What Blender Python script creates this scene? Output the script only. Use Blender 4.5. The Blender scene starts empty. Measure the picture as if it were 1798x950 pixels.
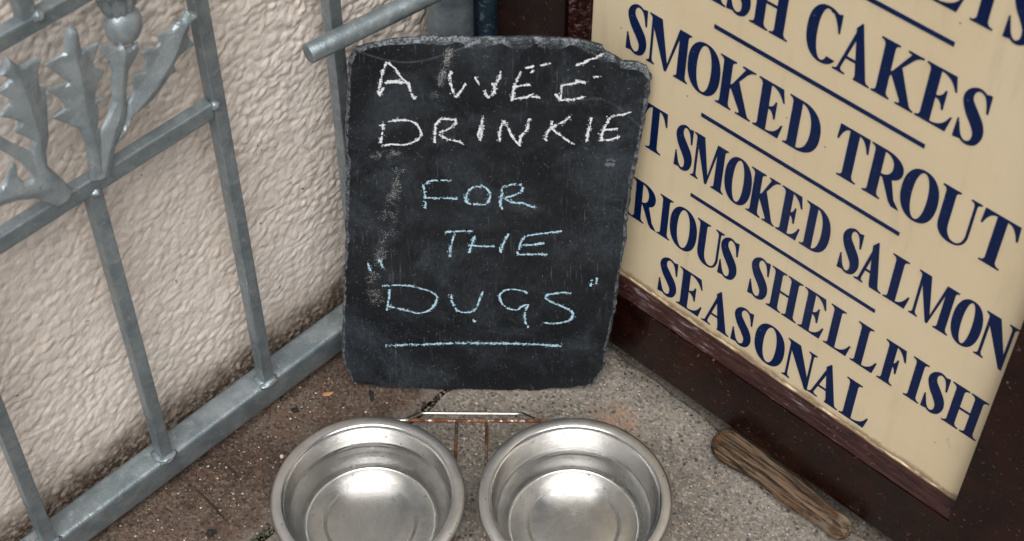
# Slate chalk board, steel gate, fish-shop sign and two dog bowls in a corner.
import bpy, bmesh, math, random
import numpy as np
from mathutils import Vector, Matrix
from mathutils.geometry import delaunay_2d_cdt
from mathutils import noise as mnoise
SC = bpy.context.scene
COL = SC.collection
rad = math.radians
random.seed(4); RNG = np.random.default_rng(4)

# ---------------------------------------------------------------- camera, world, sun, exposure
cam_d = bpy.data.cameras.new('camera'); cam = bpy.data.objects.new('camera', cam_d); COL.objects.link(cam)
P_, R_ = rad(49.4677), rad(-0.2794)
F_ = Vector((0, math.cos(P_), -math.sin(P_))); RT = Vector((1, 0, 0)); DN = F_.cross(RT)
R1 = math.cos(R_)*RT + math.sin(R_)*DN; D1 = -math.sin(R_)*RT + math.cos(R_)*DN
cam.matrix_world = Matrix(((R1.x, -D1.x, -F_.x, 0), (R1.y, -D1.y, -F_.y, 0), (R1.z, -D1.z, -F_.z, 1.36), (0, 0, 0, 1)))
cam_d.lens = 58.59; cam_d.sensor_width = 36; cam_d.clip_start = .02; cam_d.clip_end = 500
cam_d.dof.use_dof = True; cam_d.dof.focus_distance = 1.54; cam_d.dof.aperture_fstop = 9
SC.camera = cam
SUN_EL, SUN_AZ = rad(60), rad(2)      # sun stands behind the camera, well up; azimuth of its position from -Y
w = bpy.data.worlds.new('World'); SC.world = w; w.use_nodes = True
nt = w.node_tree; nt.nodes.clear()
sky = nt.nodes.new('ShaderNodeTexSky'); sky.sky_type = 'NISHITA'; sky.sun_disc = False
sky.sun_elevation = SUN_EL; sky.sun_rotation = math.pi - SUN_AZ; sky.dust_density = 6; sky.air_density = 1.0; sky.ozone_density = 1
hs = nt.nodes.new('ShaderNodeHueSaturation'); hs.inputs['Saturation'].default_value = .6   # cloud cover: greyer sky
bg = nt.nodes.new('ShaderNodeBackground'); bg.inputs[1].default_value = .068
wo = nt.nodes.new('ShaderNodeOutputWorld')
nt.links.new(sky.outputs[0], hs.inputs['Color']); nt.links.new(hs.outputs[0], bg.inputs[0]); nt.links.new(bg.outputs[0], wo.inputs[0])
sun_d = bpy.data.lights.new('sun', 'SUN'); sun_d.energy = 2.1; sun_d.angle = rad(46); sun_d.color = (1, .975, .94)
sun = bpy.data.objects.new('sun', sun_d); COL.objects.link(sun)
to_sun = Vector((math.sin(SUN_AZ)*math.cos(SUN_EL), -math.cos(SUN_AZ)*math.cos(SUN_EL), math.sin(SUN_EL)))
sun.rotation_euler = to_sun.to_track_quat('Z', 'Y').to_euler()
vs = SC.view_settings; vs.view_transform = 'Standard'; vs.look = 'None'; vs.exposure = 0.35; vs.gamma = 1; vs.use_curve_mapping = False
SC.cycles.max_bounces = 8

# ---------------------------------------------------------------- measured outlines (millimetres on the slate / gate planes, metres on the sign)
LET=[["T",-0.3626,-0.3369,0.6065],["S",-0.3329,-0.312,0.6065],["E",-0.4029,-0.3659,0.6065],["L",-0.4399,-0.4054,0.6065],["S",-0.5558,-0.5332,0.502],["H",-0.533,-0.4971,0.502],["C",-0.4819,-0.4535,0.502],["A",-0.4546,-0.4214,0.502],["K",-0.4195,-0.3823,0.502],["E",-0.3806,-0.3516,0.502],["S",-0.348,-0.3245,0.502],["I",-0.5753,-0.5568,0.502],["F",-0.6083,-0.5773,0.502],["S",-0.6515,-0.629,0.4022],["M",-0.6286,-0.5848,0.4022],["O",-0.5861,-0.5527,0.4022],["K",-0.5547,-0.5184,0.4022],["E",-0.5159,-0.488,0.4022],["D",-0.4857,-0.4531,0.4022],["T",-0.438,-0.4089,0.4022],["R",-0.4078,-0.3732,0.4022],["O",-0.3757,-0.3433,0.4022],["U",-0.3435,-0.3095,0.4022],["T",-0.3076,-0.2756,0.4022],["S",-0.5891,-0.5703,0.3035],["M",-0.5703,-0.5342,0.3035],["O",-0.535,-0.5071,0.3035],["K",-0.5095,-0.4795,0.3035],["E",-0.4776,-0.4543,0.3035],["D",-0.4526,-0.4258,0.3035],["S",-0.4138,-0.3948,0.3035],["A",-0.3967,-0.3695,0.3035],["L",-0.3677,-0.3442,0.3035],["M",-0.3424,-0.3053,0.3035],["O",-0.3058,-0.2797,0.3035],["N",-0.2804,-0.2514,0.3035],["T",-0.6262,-0.5999,0.3035],["R",-0.6312,-0.6012,0.205],["I",-0.5995,-0.5846,0.205],["O",-0.5859,-0.555,0.205],["U",-0.5563,-0.5263,0.205],["S",-0.5282,-0.5078,0.205],["S",-0.4939,-0.4738,0.205],["H",-0.473,-0.4399,0.205],["E",-0.4378,-0.4124,0.205],["L",-0.4102,-0.3839,0.205],["L",-0.3818,-0.3564,0.205],["F",-0.3537,-0.3313,0.205],["I",-0.3263,-0.3109,0.205],["S",-0.3088,-0.2884,0.205],["H",-0.2877,-0.2538,0.205],["S",-0.5918,-0.5695,0.1288],["E",-0.5685,-0.5392,0.1288],["A",-0.538,-0.5057,0.1288],["S",-0.5032,-0.4812,0.1288],["O",-0.4777,-0.445,0.1288],["N",-0.4436,-0.4118,0.1288],["A",-0.4147,-0.3811,0.1288],["L",-0.3794,-0.3502,0.1288]]
OUT=[[-102.6,416.3],[-99.8,421.6],[-96.1,428.1],[-88.6,431.1],[-81.1,434.1],[-69.7,436.5],[-50.2,438.9],[-31.3,440.8],[-23.8,440.8],[1.1,440.7],[43.5,441.0],[68.9,439.9],[94.0,436.6],[109.5,432.6],[111.8,427.3],[120.1,421.6],[127.3,416.5],[134.1,415.9],[141.0,414.2],[147.2,410.7],[153.3,400.5],[152.3,390.8],[150.7,371.1],[149.9,352.9],[145.5,308.2],[141.5,260.9],[140.6,207.9],[137.2,171.0],[136.7,148.2],[132.7,93.4],[129.7,60.8],[127.0,31.5],[119.3,10.1],[110.9,4.0],[65.0,-0.7],[7.3,-3.7],[-33.0,-3.1],[-90.6,-0.1],[-124.6,8.3],[-130.9,25.4],[-133.5,46.4],[-129.8,91.5],[-123.0,169.2],[-121.2,187.8],[-115.9,259.3],[-108.8,358.2]]
CHK=[["A",[[[-70.8,412.9],[-74.7,402.7],[-77.2,390.6],[-79.1,383.2],[-78.4,377.1]],[[-69.4,412.1],[-64.0,406.4],[-59.6,397.4],[-54.1,390.7],[-51.5,380.9],[-49.8,374.8],[-47.4,375.4]],[[-73.3,392.4],[-65.5,393.3],[-57.9,391.9],[-53.1,391.3]],[[-78.9,377.7],[-74.6,385.7]],[[-72.8,391.2],[-64.6,392.1],[-58.9,390.7]]]],["W",[[[-16.6,404.3],[-18.4,397.0],[-17.0,387.3],[-13.8,376.2],[-10.3,381.2],[-4.9,390.4]],[[3.0,397.8],[6.2,389.9]],[[11.0,384.4],[13.2,375.8],[18.3,380.1],[19.7,387.5],[17.3,391.2]],[[20.2,390.0],[23.6,397.3],[25.1,405.1]]]],["D",[[[-77.0,348.3],[-78.2,336.8],[-80.6,325.1]],[[-73.5,348.9],[-62.6,350.7],[-50.8,348.5],[-45.7,340.8],[-44.9,333.8],[-49.6,327.3],[-59.8,322.7],[-69.7,323.3],[-79.3,321.9]],[[-80.1,344.4],[-77.6,345.7]]]],["R",[[[-31.7,346.0],[-32.5,335.8],[-33.3,325.4]],[[-31.2,346.0],[-27.1,351.8],[-20.2,351.8],[-14.8,351.0],[-14.9,346.1],[-20.5,341.0],[-28.5,337.1]],[[-29.0,334.5],[-20.8,328.8],[-12.8,326.9],[-7.9,323.7]]]],["I",[[[9.3,355.2],[7.7,345.0],[4.7,334.1]],[[8.7,342.5],[6.6,328.3]],[[4.7,334.1],[6.6,328.3]]]],["E",[[[41.6,404.6],[38.6,394.9],[35.7,385.2],[34.3,372.8]],[[45.2,407.6],[51.9,409.5]],[[58.1,410.1],[66.1,412.6]],[[36.7,387.6],[43.4,389.5],[49.2,390.1]],[[34.8,374.7],[43.5,376.0],[50.3,377.3],[58.1,376.1]],[[51.0,403.5],[52.4,404.5]],[[43.5,374.1],[52.2,380.4]]]],["E",[[[86.2,410.3],[93.8,412.7],[99.4,416.3],[110.7,420.6]],[[75.3,389.1],[83.0,390.4],[91.6,392.8]],[[76.2,389.1],[76.0,380.5],[75.7,373.1]],[[71.1,379.9],[76.1,373.1]],[[75.7,373.1],[82.5,373.8],[87.3,373.8],[96.0,376.9]],[[102.0,397.8],[107.3,398.4]],[[87.7,394.6],[96.4,391.7]]]],["N",[[[24.0,328.4],[23.5,337.4],[27.0,350.8]],[[27.0,350.8],[30.9,342.6],[34.9,332.3],[41.0,322.7]],[[41.0,322.7],[42.4,333.7],[47.7,341.4],[48.6,351.6],[51.1,351.6]]]],["K",[[[68.8,350.5],[67.5,342.8],[63.7,333.8],[64.3,328.0]],[[84.4,355.6],[78.2,349.3],[71.4,345.4],[68.5,341.6]],[[69.5,341.6],[75.6,335.2],[82.7,328.8],[88.8,324.9]]]],["I",[[[102.6,354.5],[101.6,343.0],[98.9,334.0]],[[101.2,340.5],[99.6,328.2]]]],["E",[[[118.3,354.6],[116.2,348.2],[113.1,338.0],[112.5,329.0]],[[118.3,355.2],[124.1,357.1],[130.9,358.4],[138.2,360.4]],[[112.0,340.6],[118.9,341.2],[126.8,342.6]],[[110.5,329.0],[119.4,329.7],[128.2,333.6]],[[110.3,335.4],[113.2,336.7]]]],["F",[[[-44.8,276.2],[-43.8,265.8],[-43.6,255.9],[-43.9,248.5]],[[-41.6,276.2],[-40.1,279.9],[-32.8,281.5],[-20.0,281.6]],[[-42.5,260.7],[-34.3,260.3],[-22.3,260.4],[-14.5,259.2]]]],["O",[[[6.3,274.1],[0.8,274.1],[-3.8,269.8],[-6.2,263.6],[-6.8,257.4],[-3.1,253.1],[3.3,253.1],[10.2,252.6],[13.5,257.6],[14.9,265.0],[11.8,272.3],[7.2,275.9]]]],["R",[[[25.5,272.4],[25.9,266.3],[24.1,260.1],[24.5,251.4],[26.4,247.7]],[[25.9,273.6],[32.8,276.7],[38.2,277.6]],[[41.0,277.4],[44.2,275.0],[42.9,268.8],[36.5,264.5],[28.2,260.8]],[[28.2,260.1],[34.7,255.8],[44.8,254.7],[51.3,251.0],[55.9,249.8]]]],["T",[[[-27.5,218.6],[-18.6,219.1],[-10.2,219.6],[-2.2,219.6]],[[-17.7,217.0],[-20.8,205.3],[-22.4,196.1],[-23.1,186.9]]]],["H",[[[0.1,213.2],[-1.9,204.1],[-4.9,192.3]],[[-5.3,201.5],[4.6,200.9],[18.8,200.4]],[[31.5,216.0],[26.8,204.3],[24.5,192.5]],[[23.5,199.1],[24.5,192.5]]]],["E",[[[47.0,214.2],[43.3,205.7],[41.5,197.2]],[[48.9,214.8],[59.2,216.8],[70.4,218.8],[80.7,220.4]],[[45.2,202.5],[53.7,203.2],[64.1,205.2]],[[39.6,193.9],[41.5,190.7],[51.0,190.7],[67.6,190.8]]]],["\"",[[[-99.9,178.0],[-98.5,168.6]],[[-88.2,182.7],[-86.4,171.4]],[[-89.8,180.1],[-86.3,183.4]]]],["D",[[[-81.1,142.9],[-82.6,131.2],[-85.4,114.4]],[[-88.6,147.7],[-78.4,148.9],[-66.8,148.8],[-60.0,147.9],[-52.4,145.2],[-43.8,141.8],[-37.2,135.7],[-36.8,130.1],[-39.5,121.7],[-45.6,114.6],[-55.5,111.0],[-62.3,113.4],[-70.1,115.9],[-77.8,118.6],[-84.1,120.7]]]],["U",[[[-23.0,136.4],[-21.8,126.0],[-19.0,117.6],[-13.2,112.8],[-3.4,113.5],[1.6,120.6],[4.6,131.8],[7.2,140.8]]]],[".",[[[-2.4,102.9],[-0.8,99.3]]]],["G",[[[49.7,138.8],[45.8,142.2],[38.0,144.2],[29.3,143.5],[24.0,137.9],[23.5,131.7],[26.4,123.3],[32.3,117.8],[40.1,116.4],[45.0,121.4],[51.3,124.2]],[[50.8,123.5],[48.0,113.6],[47.6,105.1],[48.7,96.6]],[[51.2,93.7],[50.2,90.9]]]],["S",[[[90.0,139.3],[83.7,140.7],[75.0,138.7],[68.7,137.5],[67.8,132.0],[75.3,125.8],[84.2,120.9],[93.2,114.0],[93.4,106.9],[89.6,101.2],[80.8,98.2],[73.9,97.5],[66.4,98.9]]]],["\"",[[[110.2,158.4],[109.6,148.8]],[[115.0,159.7],[115.3,152.3]]]],["_",[[[-90.2,65.0],[-53.7,66.9],[-25.6,68.7],[7.9,69.0],[47.1,68.4],[83.6,65.4]]]]]
NWHITE=11
SMU=[[[[-69.1,314.8],[-65.1,293.6],[-72.7,259.5],[-78.5,224.4],[-87.7,188.0],[-96.7,150.5],[-92.7,123.5]],9.5,1500],[[[-17.6,425.7],[-23.9,401.8],[-31.3,377.4]],5.0,480]]
LEAF=[[[[423.1,575.3],[419.8,575.8],[417.4,572.0],[412.5,557.9],[395.6,556.4],[402.6,543.5],[409.9,530.4],[391.6,534.8],[399.7,521.5],[403.3,509.3],[389.0,508.7],[400.0,495.9],[408.3,483.6],[410.2,464.9],[406.3,429.8],[423.0,425.0],[425.9,445.5],[423.2,473.7],[423.4,479.0],[427.3,489.3],[427.3,496.4],[432.1,496.6],[438.7,493.4],[432.7,499.2],[426.0,501.9],[427.6,506.6],[432.2,515.6],[439.8,521.9],[432.0,530.4],[432.2,535.4],[437.2,542.1],[441.3,548.8],[433.1,550.2],[425.4,551.8],[426.6,565.1],[426.2,571.8]],[[422.8,573.9],[419.2,554.7],[417.5,522.5],[415.2,495.3],[415.5,465.3],[414.4,427.6]]],[[[406.3,429.8],[423.0,425.0],[432.6,448.8],[437.9,458.5],[445.8,467.6],[450.1,483.8],[454.0,498.3],[458.6,512.5],[465.3,516.8],[470.5,521.9],[472.2,529.8],[464.3,529.8],[459.7,532.2],[458.2,537.6],[454.9,536.4],[447.5,542.7],[441.6,545.9],[439.7,541.6],[442.5,533.7],[445.2,527.5],[445.2,518.4],[442.8,507.4],[440.3,491.1],[434.1,482.3],[424.6,472.8],[419.7,465.3],[413.7,448.2]],[[458.7,535.0],[454.1,521.1],[448.4,502.0],[443.1,482.1],[428.9,458.8],[414.4,427.6]]],[[[432.6,448.8],[443.4,463.9],[451.5,482.9],[459.1,490.1],[461.4,503.4],[467.4,501.6],[471.5,500.7],[473.9,512.4],[471.9,520.7],[479.9,518.7],[485.9,516.6],[489.3,519.0],[488.5,526.9],[496.2,525.4],[501.7,524.5],[505.8,527.9],[505.7,532.7],[511.7,527.6],[516.7,534.1],[526.6,525.8],[521.9,524.1],[517.9,522.7],[515.6,516.2],[513.6,511.2],[518.1,498.5],[507.3,497.8],[499.2,496.0],[496.8,491.7],[498.1,484.4],[492.0,484.2],[487.1,481.5],[472.7,472.1],[462.6,470.5],[452.8,470.1]],[[434.3,451.9],[450.8,470.8],[471.4,481.9],[487.3,493.8],[499.5,506.2],[510.7,522.1],[523.5,526.6]]],[[[368.9,583.2],[364.7,576.4],[360.1,571.5],[365.9,565.5],[364.2,562.4],[355.4,557.9],[361.8,548.2],[361.3,543.0],[351.0,538.4],[359.0,530.7],[365.0,522.6],[358.6,516.8],[365.5,507.9],[368.6,502.8],[366.6,493.1],[364.5,486.9],[364.6,471.9],[367.8,454.3],[373.0,427.7],[388.9,434.7],[382.7,452.4],[374.4,472.6],[377.2,485.5],[382.3,496.0],[385.8,513.8],[389.7,533.2],[390.6,540.5],[386.2,542.3],[387.9,554.8],[393.2,566.0],[384.4,567.4],[376.4,569.4],[371.6,577.8]],[[368.5,581.9],[372.4,558.0],[373.6,529.6],[373.2,501.3],[370.8,476.4],[379.5,432.9]]],[[[388.9,434.7],[373.0,427.7],[357.3,449.2],[345.6,456.8],[332.0,461.7],[311.7,468.1],[312.9,480.6],[326.9,478.9],[336.4,477.8],[341.4,481.9],[344.9,487.6],[349.8,492.9],[352.0,490.1],[350.3,480.1],[353.1,470.1],[359.8,466.9],[360.8,474.7],[354.7,491.1],[344.8,508.8],[335.8,519.3],[338.3,528.3],[348.0,520.3],[354.2,509.5],[366.4,492.1],[374.0,472.9],[382.7,452.4]],[[380.7,433.3],[372.1,451.0],[358.6,458.1],[343.2,466.6],[324.8,471.5],[312.7,473.4]]]]
BULB=[[465.7,549.4],[451.1,558.5],[480.1,540.4],[461.9,533.0],[476.1,599.4]]

# ---------------------------------------------------------------- object helpers
def obj(name, me, mat, parent=None, smooth=False):
    o = bpy.data.objects.new(name, me); COL.objects.link(o)
    if mat and not me.materials: me.materials.append(mat)
    if smooth: me.polygons.foreach_set('use_smooth', [True]*len(me.polygons))
    if parent: o.parent = parent
    return o
def bm_me(bm, name='m'):
    bmesh.ops.recalc_face_normals(bm, faces=bm.faces)
    me = bpy.data.meshes.new(name); bm.to_mesh(me); bm.free(); return me
def tag(o, label, cat, group=None, kind=None):
    if label: o['label'] = label
    if cat: o['category'] = cat
    if group: o['group'] = group
    if kind: o['kind'] = kind
    return o
def empty(name, loc=(0, 0, 0), rz=0):
    o = bpy.data.objects.new(name, None); COL.objects.link(o); o.location = loc; o.rotation_euler = (0, 0, rz); o.empty_display_size = .05; return o
def box(bm, x0, x1, y0, y1, z0, z1, bev=0, seg=2):
    vs_ = [bm.verts.new((x, y, z)) for z in (z0, z1) for y in (y0, y1) for x in (x0, x1)]
    fs = [bm.faces.new([vs_[i] for i in f]) for f in ((0, 2, 3, 1), (4, 5, 7, 6), (0, 1, 5, 4), (1, 3, 7, 5), (3, 2, 6, 7), (2, 0, 4, 6))]
    if bev:
        es = list({e for f in fs for e in f.edges})
        bmesh.ops.bevel(bm, geom=es, offset=bev, segments=seg, profile=.6, affect='EDGES')
def box_me(*a, bev=0, seg=2):
    bm = bmesh.new(); box(bm, *a, bev=bev, seg=seg); return bm_me(bm)
def tube(bm, pts, r, n=10, cap=True):
    pts = [Vector(p) for p in pts]; rings = []; up = None
    for i, p in enumerate(pts):
        d = (pts[min(i+1, len(pts)-1)] - pts[max(i-1, 0)]).normalized()
        if up is None:
            up = Vector((0, 0, 1)) if abs(d.z) < .9 else Vector((1, 0, 0))
        a = d.cross(up).normalized(); up = a.cross(d).normalized()
        rr = r[i] if isinstance(r, (list, tuple)) else r
        rings.append([bm.verts.new(p + rr*(math.cos(t)*a + math.sin(t)*up)) for t in [2*math.pi*k/n for k in range(n)]])
    for A, B in zip(rings, rings[1:]):
        for k in range(n): bm.faces.new((A[k], A[(k+1) % n], B[(k+1) % n], B[k]))
    if cap: bm.faces.new(rings[0][::-1]); bm.faces.new(rings[-1])
def smooth_path(pts, sub=6):
    pts = [Vector(p) for p in pts]; out = []
    for i in range(len(pts)-1):
        p0, p1, p2, p3 = pts[max(i-1, 0)], pts[i], pts[i+1], pts[min(i+2, len(pts)-1)]
        for k in range(sub):
            t = k/sub
            out.append(.5*((2*p1) + (p2-p0)*t + (2*p0-5*p1+4*p2-p3)*t*t + (3*p1-p0-3*p2+p3)*t**3))
    out.append(pts[-1]); return out
def np_me(name, v, f, smooth=True):
    me = bpy.data.meshes.new(name); v = np.asarray(v, np.float32); f = np.asarray(f, np.int32); k = f.shape[1]
    me.vertices.add(len(v)); me.vertices.foreach_set('co', v.ravel())
    me.loops.add(f.size); me.loops.foreach_set('vertex_index', f.ravel())
    me.polygons.add(len(f)); me.polygons.foreach_set('loop_start', np.arange(0, f.size, k, dtype=np.int32))
    me.polygons.foreach_set('loop_total', np.full(len(f), k, np.int32))
    me.polygons.foreach_set('use_smooth', np.full(len(f), smooth))
    me.update(calc_edges=True); return me
def attr(me, name, a):
    at = me.attributes.new(name, 'FLOAT', 'POINT'); at.data.foreach_set('value', np.asarray(a, np.float32))

# ---------------------------------------------------------------- numpy noise
def hsh(ix, iy, s):
    h = (ix.astype(np.int64)*374761393 + iy.astype(np.int64)*668265263 + s*974711) & 0xffffffff
    h = ((h ^ (h >> 13))*1274126177) & 0xffffffff
    h = ((h ^ (h >> 16))*2246822519) & 0xffffffff
    return ((h ^ (h >> 15)) & 0xffffff)/float(0xffffff)
def vn(x, y, s=0):
    ix, iy = np.floor(x), np.floor(y); fx, fy = x-ix, y-iy
    fx = fx*fx*fx*(fx*(fx*6-15)+10); fy = fy*fy*fy*(fy*(fy*6-15)+10)
    a, b, c, d = hsh(ix, iy, s), hsh(ix+1, iy, s), hsh(ix, iy+1, s), hsh(ix+1, iy+1, s)
    return (a*(1-fx)+b*fx)*(1-fy) + (c*(1-fx)+d*fx)*fy
def fbm(x, y, s=0, o=4, g=.5):
    r = 0; a = 1; t = 0
    for i in range(o):
        r = r + a*vn(x*2**i+17.3*i, y*2**i-9.1*i, s+i); t += a; a *= g
    return r/t
def lumps(x, y, s, soft=9.):
    "height of overlapping rounded stones thrown on the wall: smooth maximum over jittered domes"
    ix, iy = np.floor(x), np.floor(y); acc = np.zeros_like(x)
    for dx in (-1, 0, 1):
        for dy in (-1, 0, 1):
            jx, jy = ix+dx, iy+dy
            cx = jx+.15+.7*hsh(jx, jy, s); cy = jy+.15+.7*hsh(jx, jy, s+1)
            r = .55+.45*hsh(jx, jy, s+2); an = hsh(jx, jy, s+3)*3.14; el = 1+.3*hsh(jx, jy, s+4); h = .45+.75*hsh(jx, jy, s+5)
            ux, uy = x-cx, y-cy; ca, sa = np.cos(an), np.sin(an)
            q = ((ux*ca+uy*sa)/el)**2 + (-ux*sa+uy*ca)**2
            acc += np.exp(soft*h*np.clip(1-q/(r*r), -.6, 1))
    return np.log(acc)/soft

# ---------------------------------------------------------------- materials
class M:
    def __init__(s, name):
        s.m = bpy.data.materials.new(name); s.m.use_nodes = True; s.nt = s.m.node_tree
        s.b = s.nt.nodes['Principled BSDF']; s.tc = s.n('ShaderNodeTexCoord')
    def n(s, t): return s.nt.nodes.new(t)
    def l(s, a, b): s.nt.links.new(a, b)
    def set(s, inp, v):
        if hasattr(v, 'is_linked'): s.l(v, inp)
        elif isinstance(v, (tuple, list)) and len(v) == 3 and inp.type == 'RGBA': inp.default_value = (*v, 1)
        else: inp.default_value = v
    def co(s, scale=(1, 1, 1), rot=(0, 0, 0)):
        mp = s.n('ShaderNodeMapping'); s.l(s.tc.outputs['Object'], mp.inputs[0]); mp.inputs['Scale'].default_value = scale; mp.inputs['Rotation'].default_value = rot; return mp.outputs[0]
    def noise(s, scale, det=4, rough=.55, vec=None, dist=0):
        k = s.n('ShaderNodeTexNoise'); k.inputs['Scale'].default_value = scale; k.inputs['Detail'].default_value = det; k.inputs['Roughness'].default_value = rough; k.inputs['Distortion'].default_value = dist
        s.l(vec or s.tc.outputs['Object'], k.inputs['Vector']); return k.outputs['Fac']
    def vor(s, scale, feat='F1', out='Distance', vec=None, rnd=1):
        k = s.n('ShaderNodeTexVoronoi'); k.feature = feat; k.inputs['Scale'].default_value = scale; k.inputs['Randomness'].default_value = rnd
        s.l(vec or s.tc.outputs['Object'], k.inputs['Vector']); return k.outputs[out]
    def ramp(s, f, a, b, v0=0., v1=1.):
        k = s.n('ShaderNodeMapRange'); k.interpolation_type = 'SMOOTHSTEP'; s.l(f, k.inputs['Value'])
        k.inputs['From Min'].default_value = a; k.inputs['From Max'].default_value = b; k.inputs['To Min'].default_value = v0; k.inputs['To Max'].default_value = v1; return k.outputs['Result']
    def mix(s, f, a, b):
        k = s.n('ShaderNodeMix'); k.data_type = 'RGBA'; s.set(k.inputs[0], f); s.set(k.inputs[6], a); s.set(k.inputs[7], b); return k.outputs[2]
    def math(s, op, a, b=0.):
        k = s.n('ShaderNodeMath'); k.operation = op; s.set(k.inputs[0], a); s.set(k.inputs[1], b); return k.outputs[0]
    def attr(s, name):
        k = s.n('ShaderNodeAttribute'); k.attribute_name = name; return k.outputs['Fac']
    def sep(s):
        k = s.n('ShaderNodeSeparateXYZ'); s.l(s.tc.outputs['Object'], k.inputs[0]); return k.outputs
    def bump(s, h, dist, strength=1., prev=None):
        k = s.n('ShaderNodeBump'); k.inputs['Distance'].default_value = dist; k.inputs['Strength'].default_value = strength; s.l(h, k.inputs['Height'])
        if prev: s.l(prev, k.inputs['Normal'])
        return k.outputs[0]
    def done(s, col=None, rough=None, metal=None, nrm=None, spec=None, coat=None):
        if col is not None: s.set(s.b.inputs['Base Color'], col)
        if rough is not None: s.set(s.b.inputs['Roughness'], rough)
        if metal is not None: s.set(s.b.inputs['Metallic'], metal)
        if spec is not None: s.set(s.b.inputs['Specular IOR Level'], spec)
        if coat is not None: s.b.inputs['Coat Weight'].default_value = coat; s.b.inputs['Coat Roughness'].default_value = .12
        if nrm is not None: s.l(nrm, s.b.inputs['Normal'])
        return s.m

def m_galv(name='galvanised', metal=.65, base=(.195, .245, .275), light=(.345, .40, .43), rust=0.):
    m = M(name); sp = m.vor(55, out='Color'); k = m.n('ShaderNodeSeparateColor'); m.l(sp, k.inputs[0])
    f = m.math('ADD', m.math('MULTIPLY', k.outputs[0], .10), m.math('MULTIPLY', m.noise(38, 6, .65), 1.05))
    c = m.mix(m.ramp(f, .35, .85), base, light)
    c = m.mix(m.ramp(m.noise(110, 6, .75), .54, .72, 0, .6), c, (.56, .58, .58))       # white bloom of zinc
    c = m.mix(m.ramp(m.noise(300, 4, .65), .62, .72, 0, .45), c, (.10, .10, .095))        # grime pits
    if rust: c = m.mix(m.ramp(m.noise(14, 6, .7), .60, .72, 0, rust), c, (.22, .10, .04))
    h = m.math('ADD', m.noise(90, 4), m.math('MULTIPLY', m.noise(500, 3), .35))
    return m.done(c, m.ramp(m.noise(60, 4), .3, .7, .34, .52), metal, m.bump(h, .0009, .9), .5)
GALV = m_galv()
CAST_LIT = m_galv('lit_cast_zinc', .45, (.255, .31, .34), (.41, .465, .495))  # lighter copy of GALV: brightness of up-tilted leaf faces put in the colour
PIPE = m_galv('weathered_pipe', .5, (.16, .20, .235), (.30, .36, .40), .9)
BLUEPIPE = m_galv('dark_blue_pipe', .5, (.02, .045, .075), (.055, .105, .15), .5)

def m_wall():
    m = M('roughcast_paint'); z = m.sep()[2]; cav = m.attr('cav')
    c = m.mix(m.ramp(m.noise(5, 5, .6), .35, .7), (.755, .685, .62), (.81, .75, .69))
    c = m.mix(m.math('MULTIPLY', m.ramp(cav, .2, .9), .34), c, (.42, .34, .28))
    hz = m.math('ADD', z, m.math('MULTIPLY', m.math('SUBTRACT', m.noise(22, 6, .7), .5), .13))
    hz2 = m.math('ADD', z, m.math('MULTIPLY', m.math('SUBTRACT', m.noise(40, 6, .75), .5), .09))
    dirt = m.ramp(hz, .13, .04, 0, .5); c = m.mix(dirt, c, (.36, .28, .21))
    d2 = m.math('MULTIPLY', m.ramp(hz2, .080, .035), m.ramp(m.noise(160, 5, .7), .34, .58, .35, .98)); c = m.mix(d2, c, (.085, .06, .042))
    c = m.mix(m.ramp(m.noise(75, 6, .7), .665, .70, 0, .75), c, (.20, .14, .10))
    c = m.mix(m.ramp(m.vor(30), .055, .03, 0, .8), c, (.05, .035, .03))
    h = m.math('ADD', m.noise(420, 4, .6), m.math('MULTIPLY', m.noise(170, 3), .8))
    return m.done(c, .62, 0, m.bump(h, .0006, .8), .35)
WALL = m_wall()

def m_slate():
    m = M('slate'); x, y, z = m.sep()
    c = m.mix(m.ramp(m.noise(16, 5, .6), .35, .65), (.0045, .0062, .0085), (.0095, .0122, .0158))
    c = m.mix(m.math('MULTIPLY', m.ramp(m.noise(11, 7, .7, dist=.5), .44, .66, 0, .8), m.ramp(m.noise(240, 4, .7), .3, .65, .4, 1)), c, (.047, .059, .072))
    st = m.noise(1, 6, .8, m.co((1100, 95, 1))); st2 = m.noise(1, 4, .7, m.co((420, 22, 1)))
    c = m.mix(m.math('MULTIPLY', m.ramp(st, .50, .74, 0, .5), m.ramp(m.noise(24, 4), .35, .62, .35, 1)), c, (.062, .074, .084))
    c = m.mix(m.math('MULTIPLY', m.ramp(st2, .57, .72, 0, .6), m.ramp(m.noise(14, 4), .40, .6)), c, (.13, .15, .165))
    v = m.vor(26, 'DISTANCE_TO_EDGE', vec=m.co((1, .55, 1), (0, 0, .5)))
    c = m.mix(m.math('MULTIPLY', m.ramp(v, .010, .003), m.ramp(m.noise(30, 5, .7, dist=1), .56, .68, 0, .6)), c, (.13, .15, .17))
    c = m.mix(m.ramp(m.noise(620, 2, .5), .68, .75, 0, .6), c, (.34, .36, .38))
    e = m.attr('edge'); c = m.mix(m.math('MULTIPLY', e, m.ramp(m.noise(170, 5, .7), .44, .66, .04, .42)), c, (.045, .056, .068))
    r = m.attr('ridge'); c = m.mix(m.math('MULTIPLY', r, m.ramp(m.noise(200, 4, .7), .40, .58, .02, .85)), c, (.25, .285, .32))
    h = m.math('ADD', m.noise(130, 6, .65), m.math('MULTIPLY', st, .5))
    return m.done(c, m.ramp(m.noise(60, 4), .3, .7, .45, .62), 0, m.bump(h, .0005, .8), .28)
SLATE = m_slate()
def m_chalk(name, col):
    m = M(name); return m.done(m.mix(m.noise(900, 3), tuple(.85*k for k in col), col), .95, 0, None, .1)
CHW = m_chalk('white_chalk', (.84, .88, .93)); CHB = m_chalk('pale_blue_chalk', (.50, .75, .90)); CHG = m_chalk('chalk_smear', (.41, .42, .42))

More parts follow.
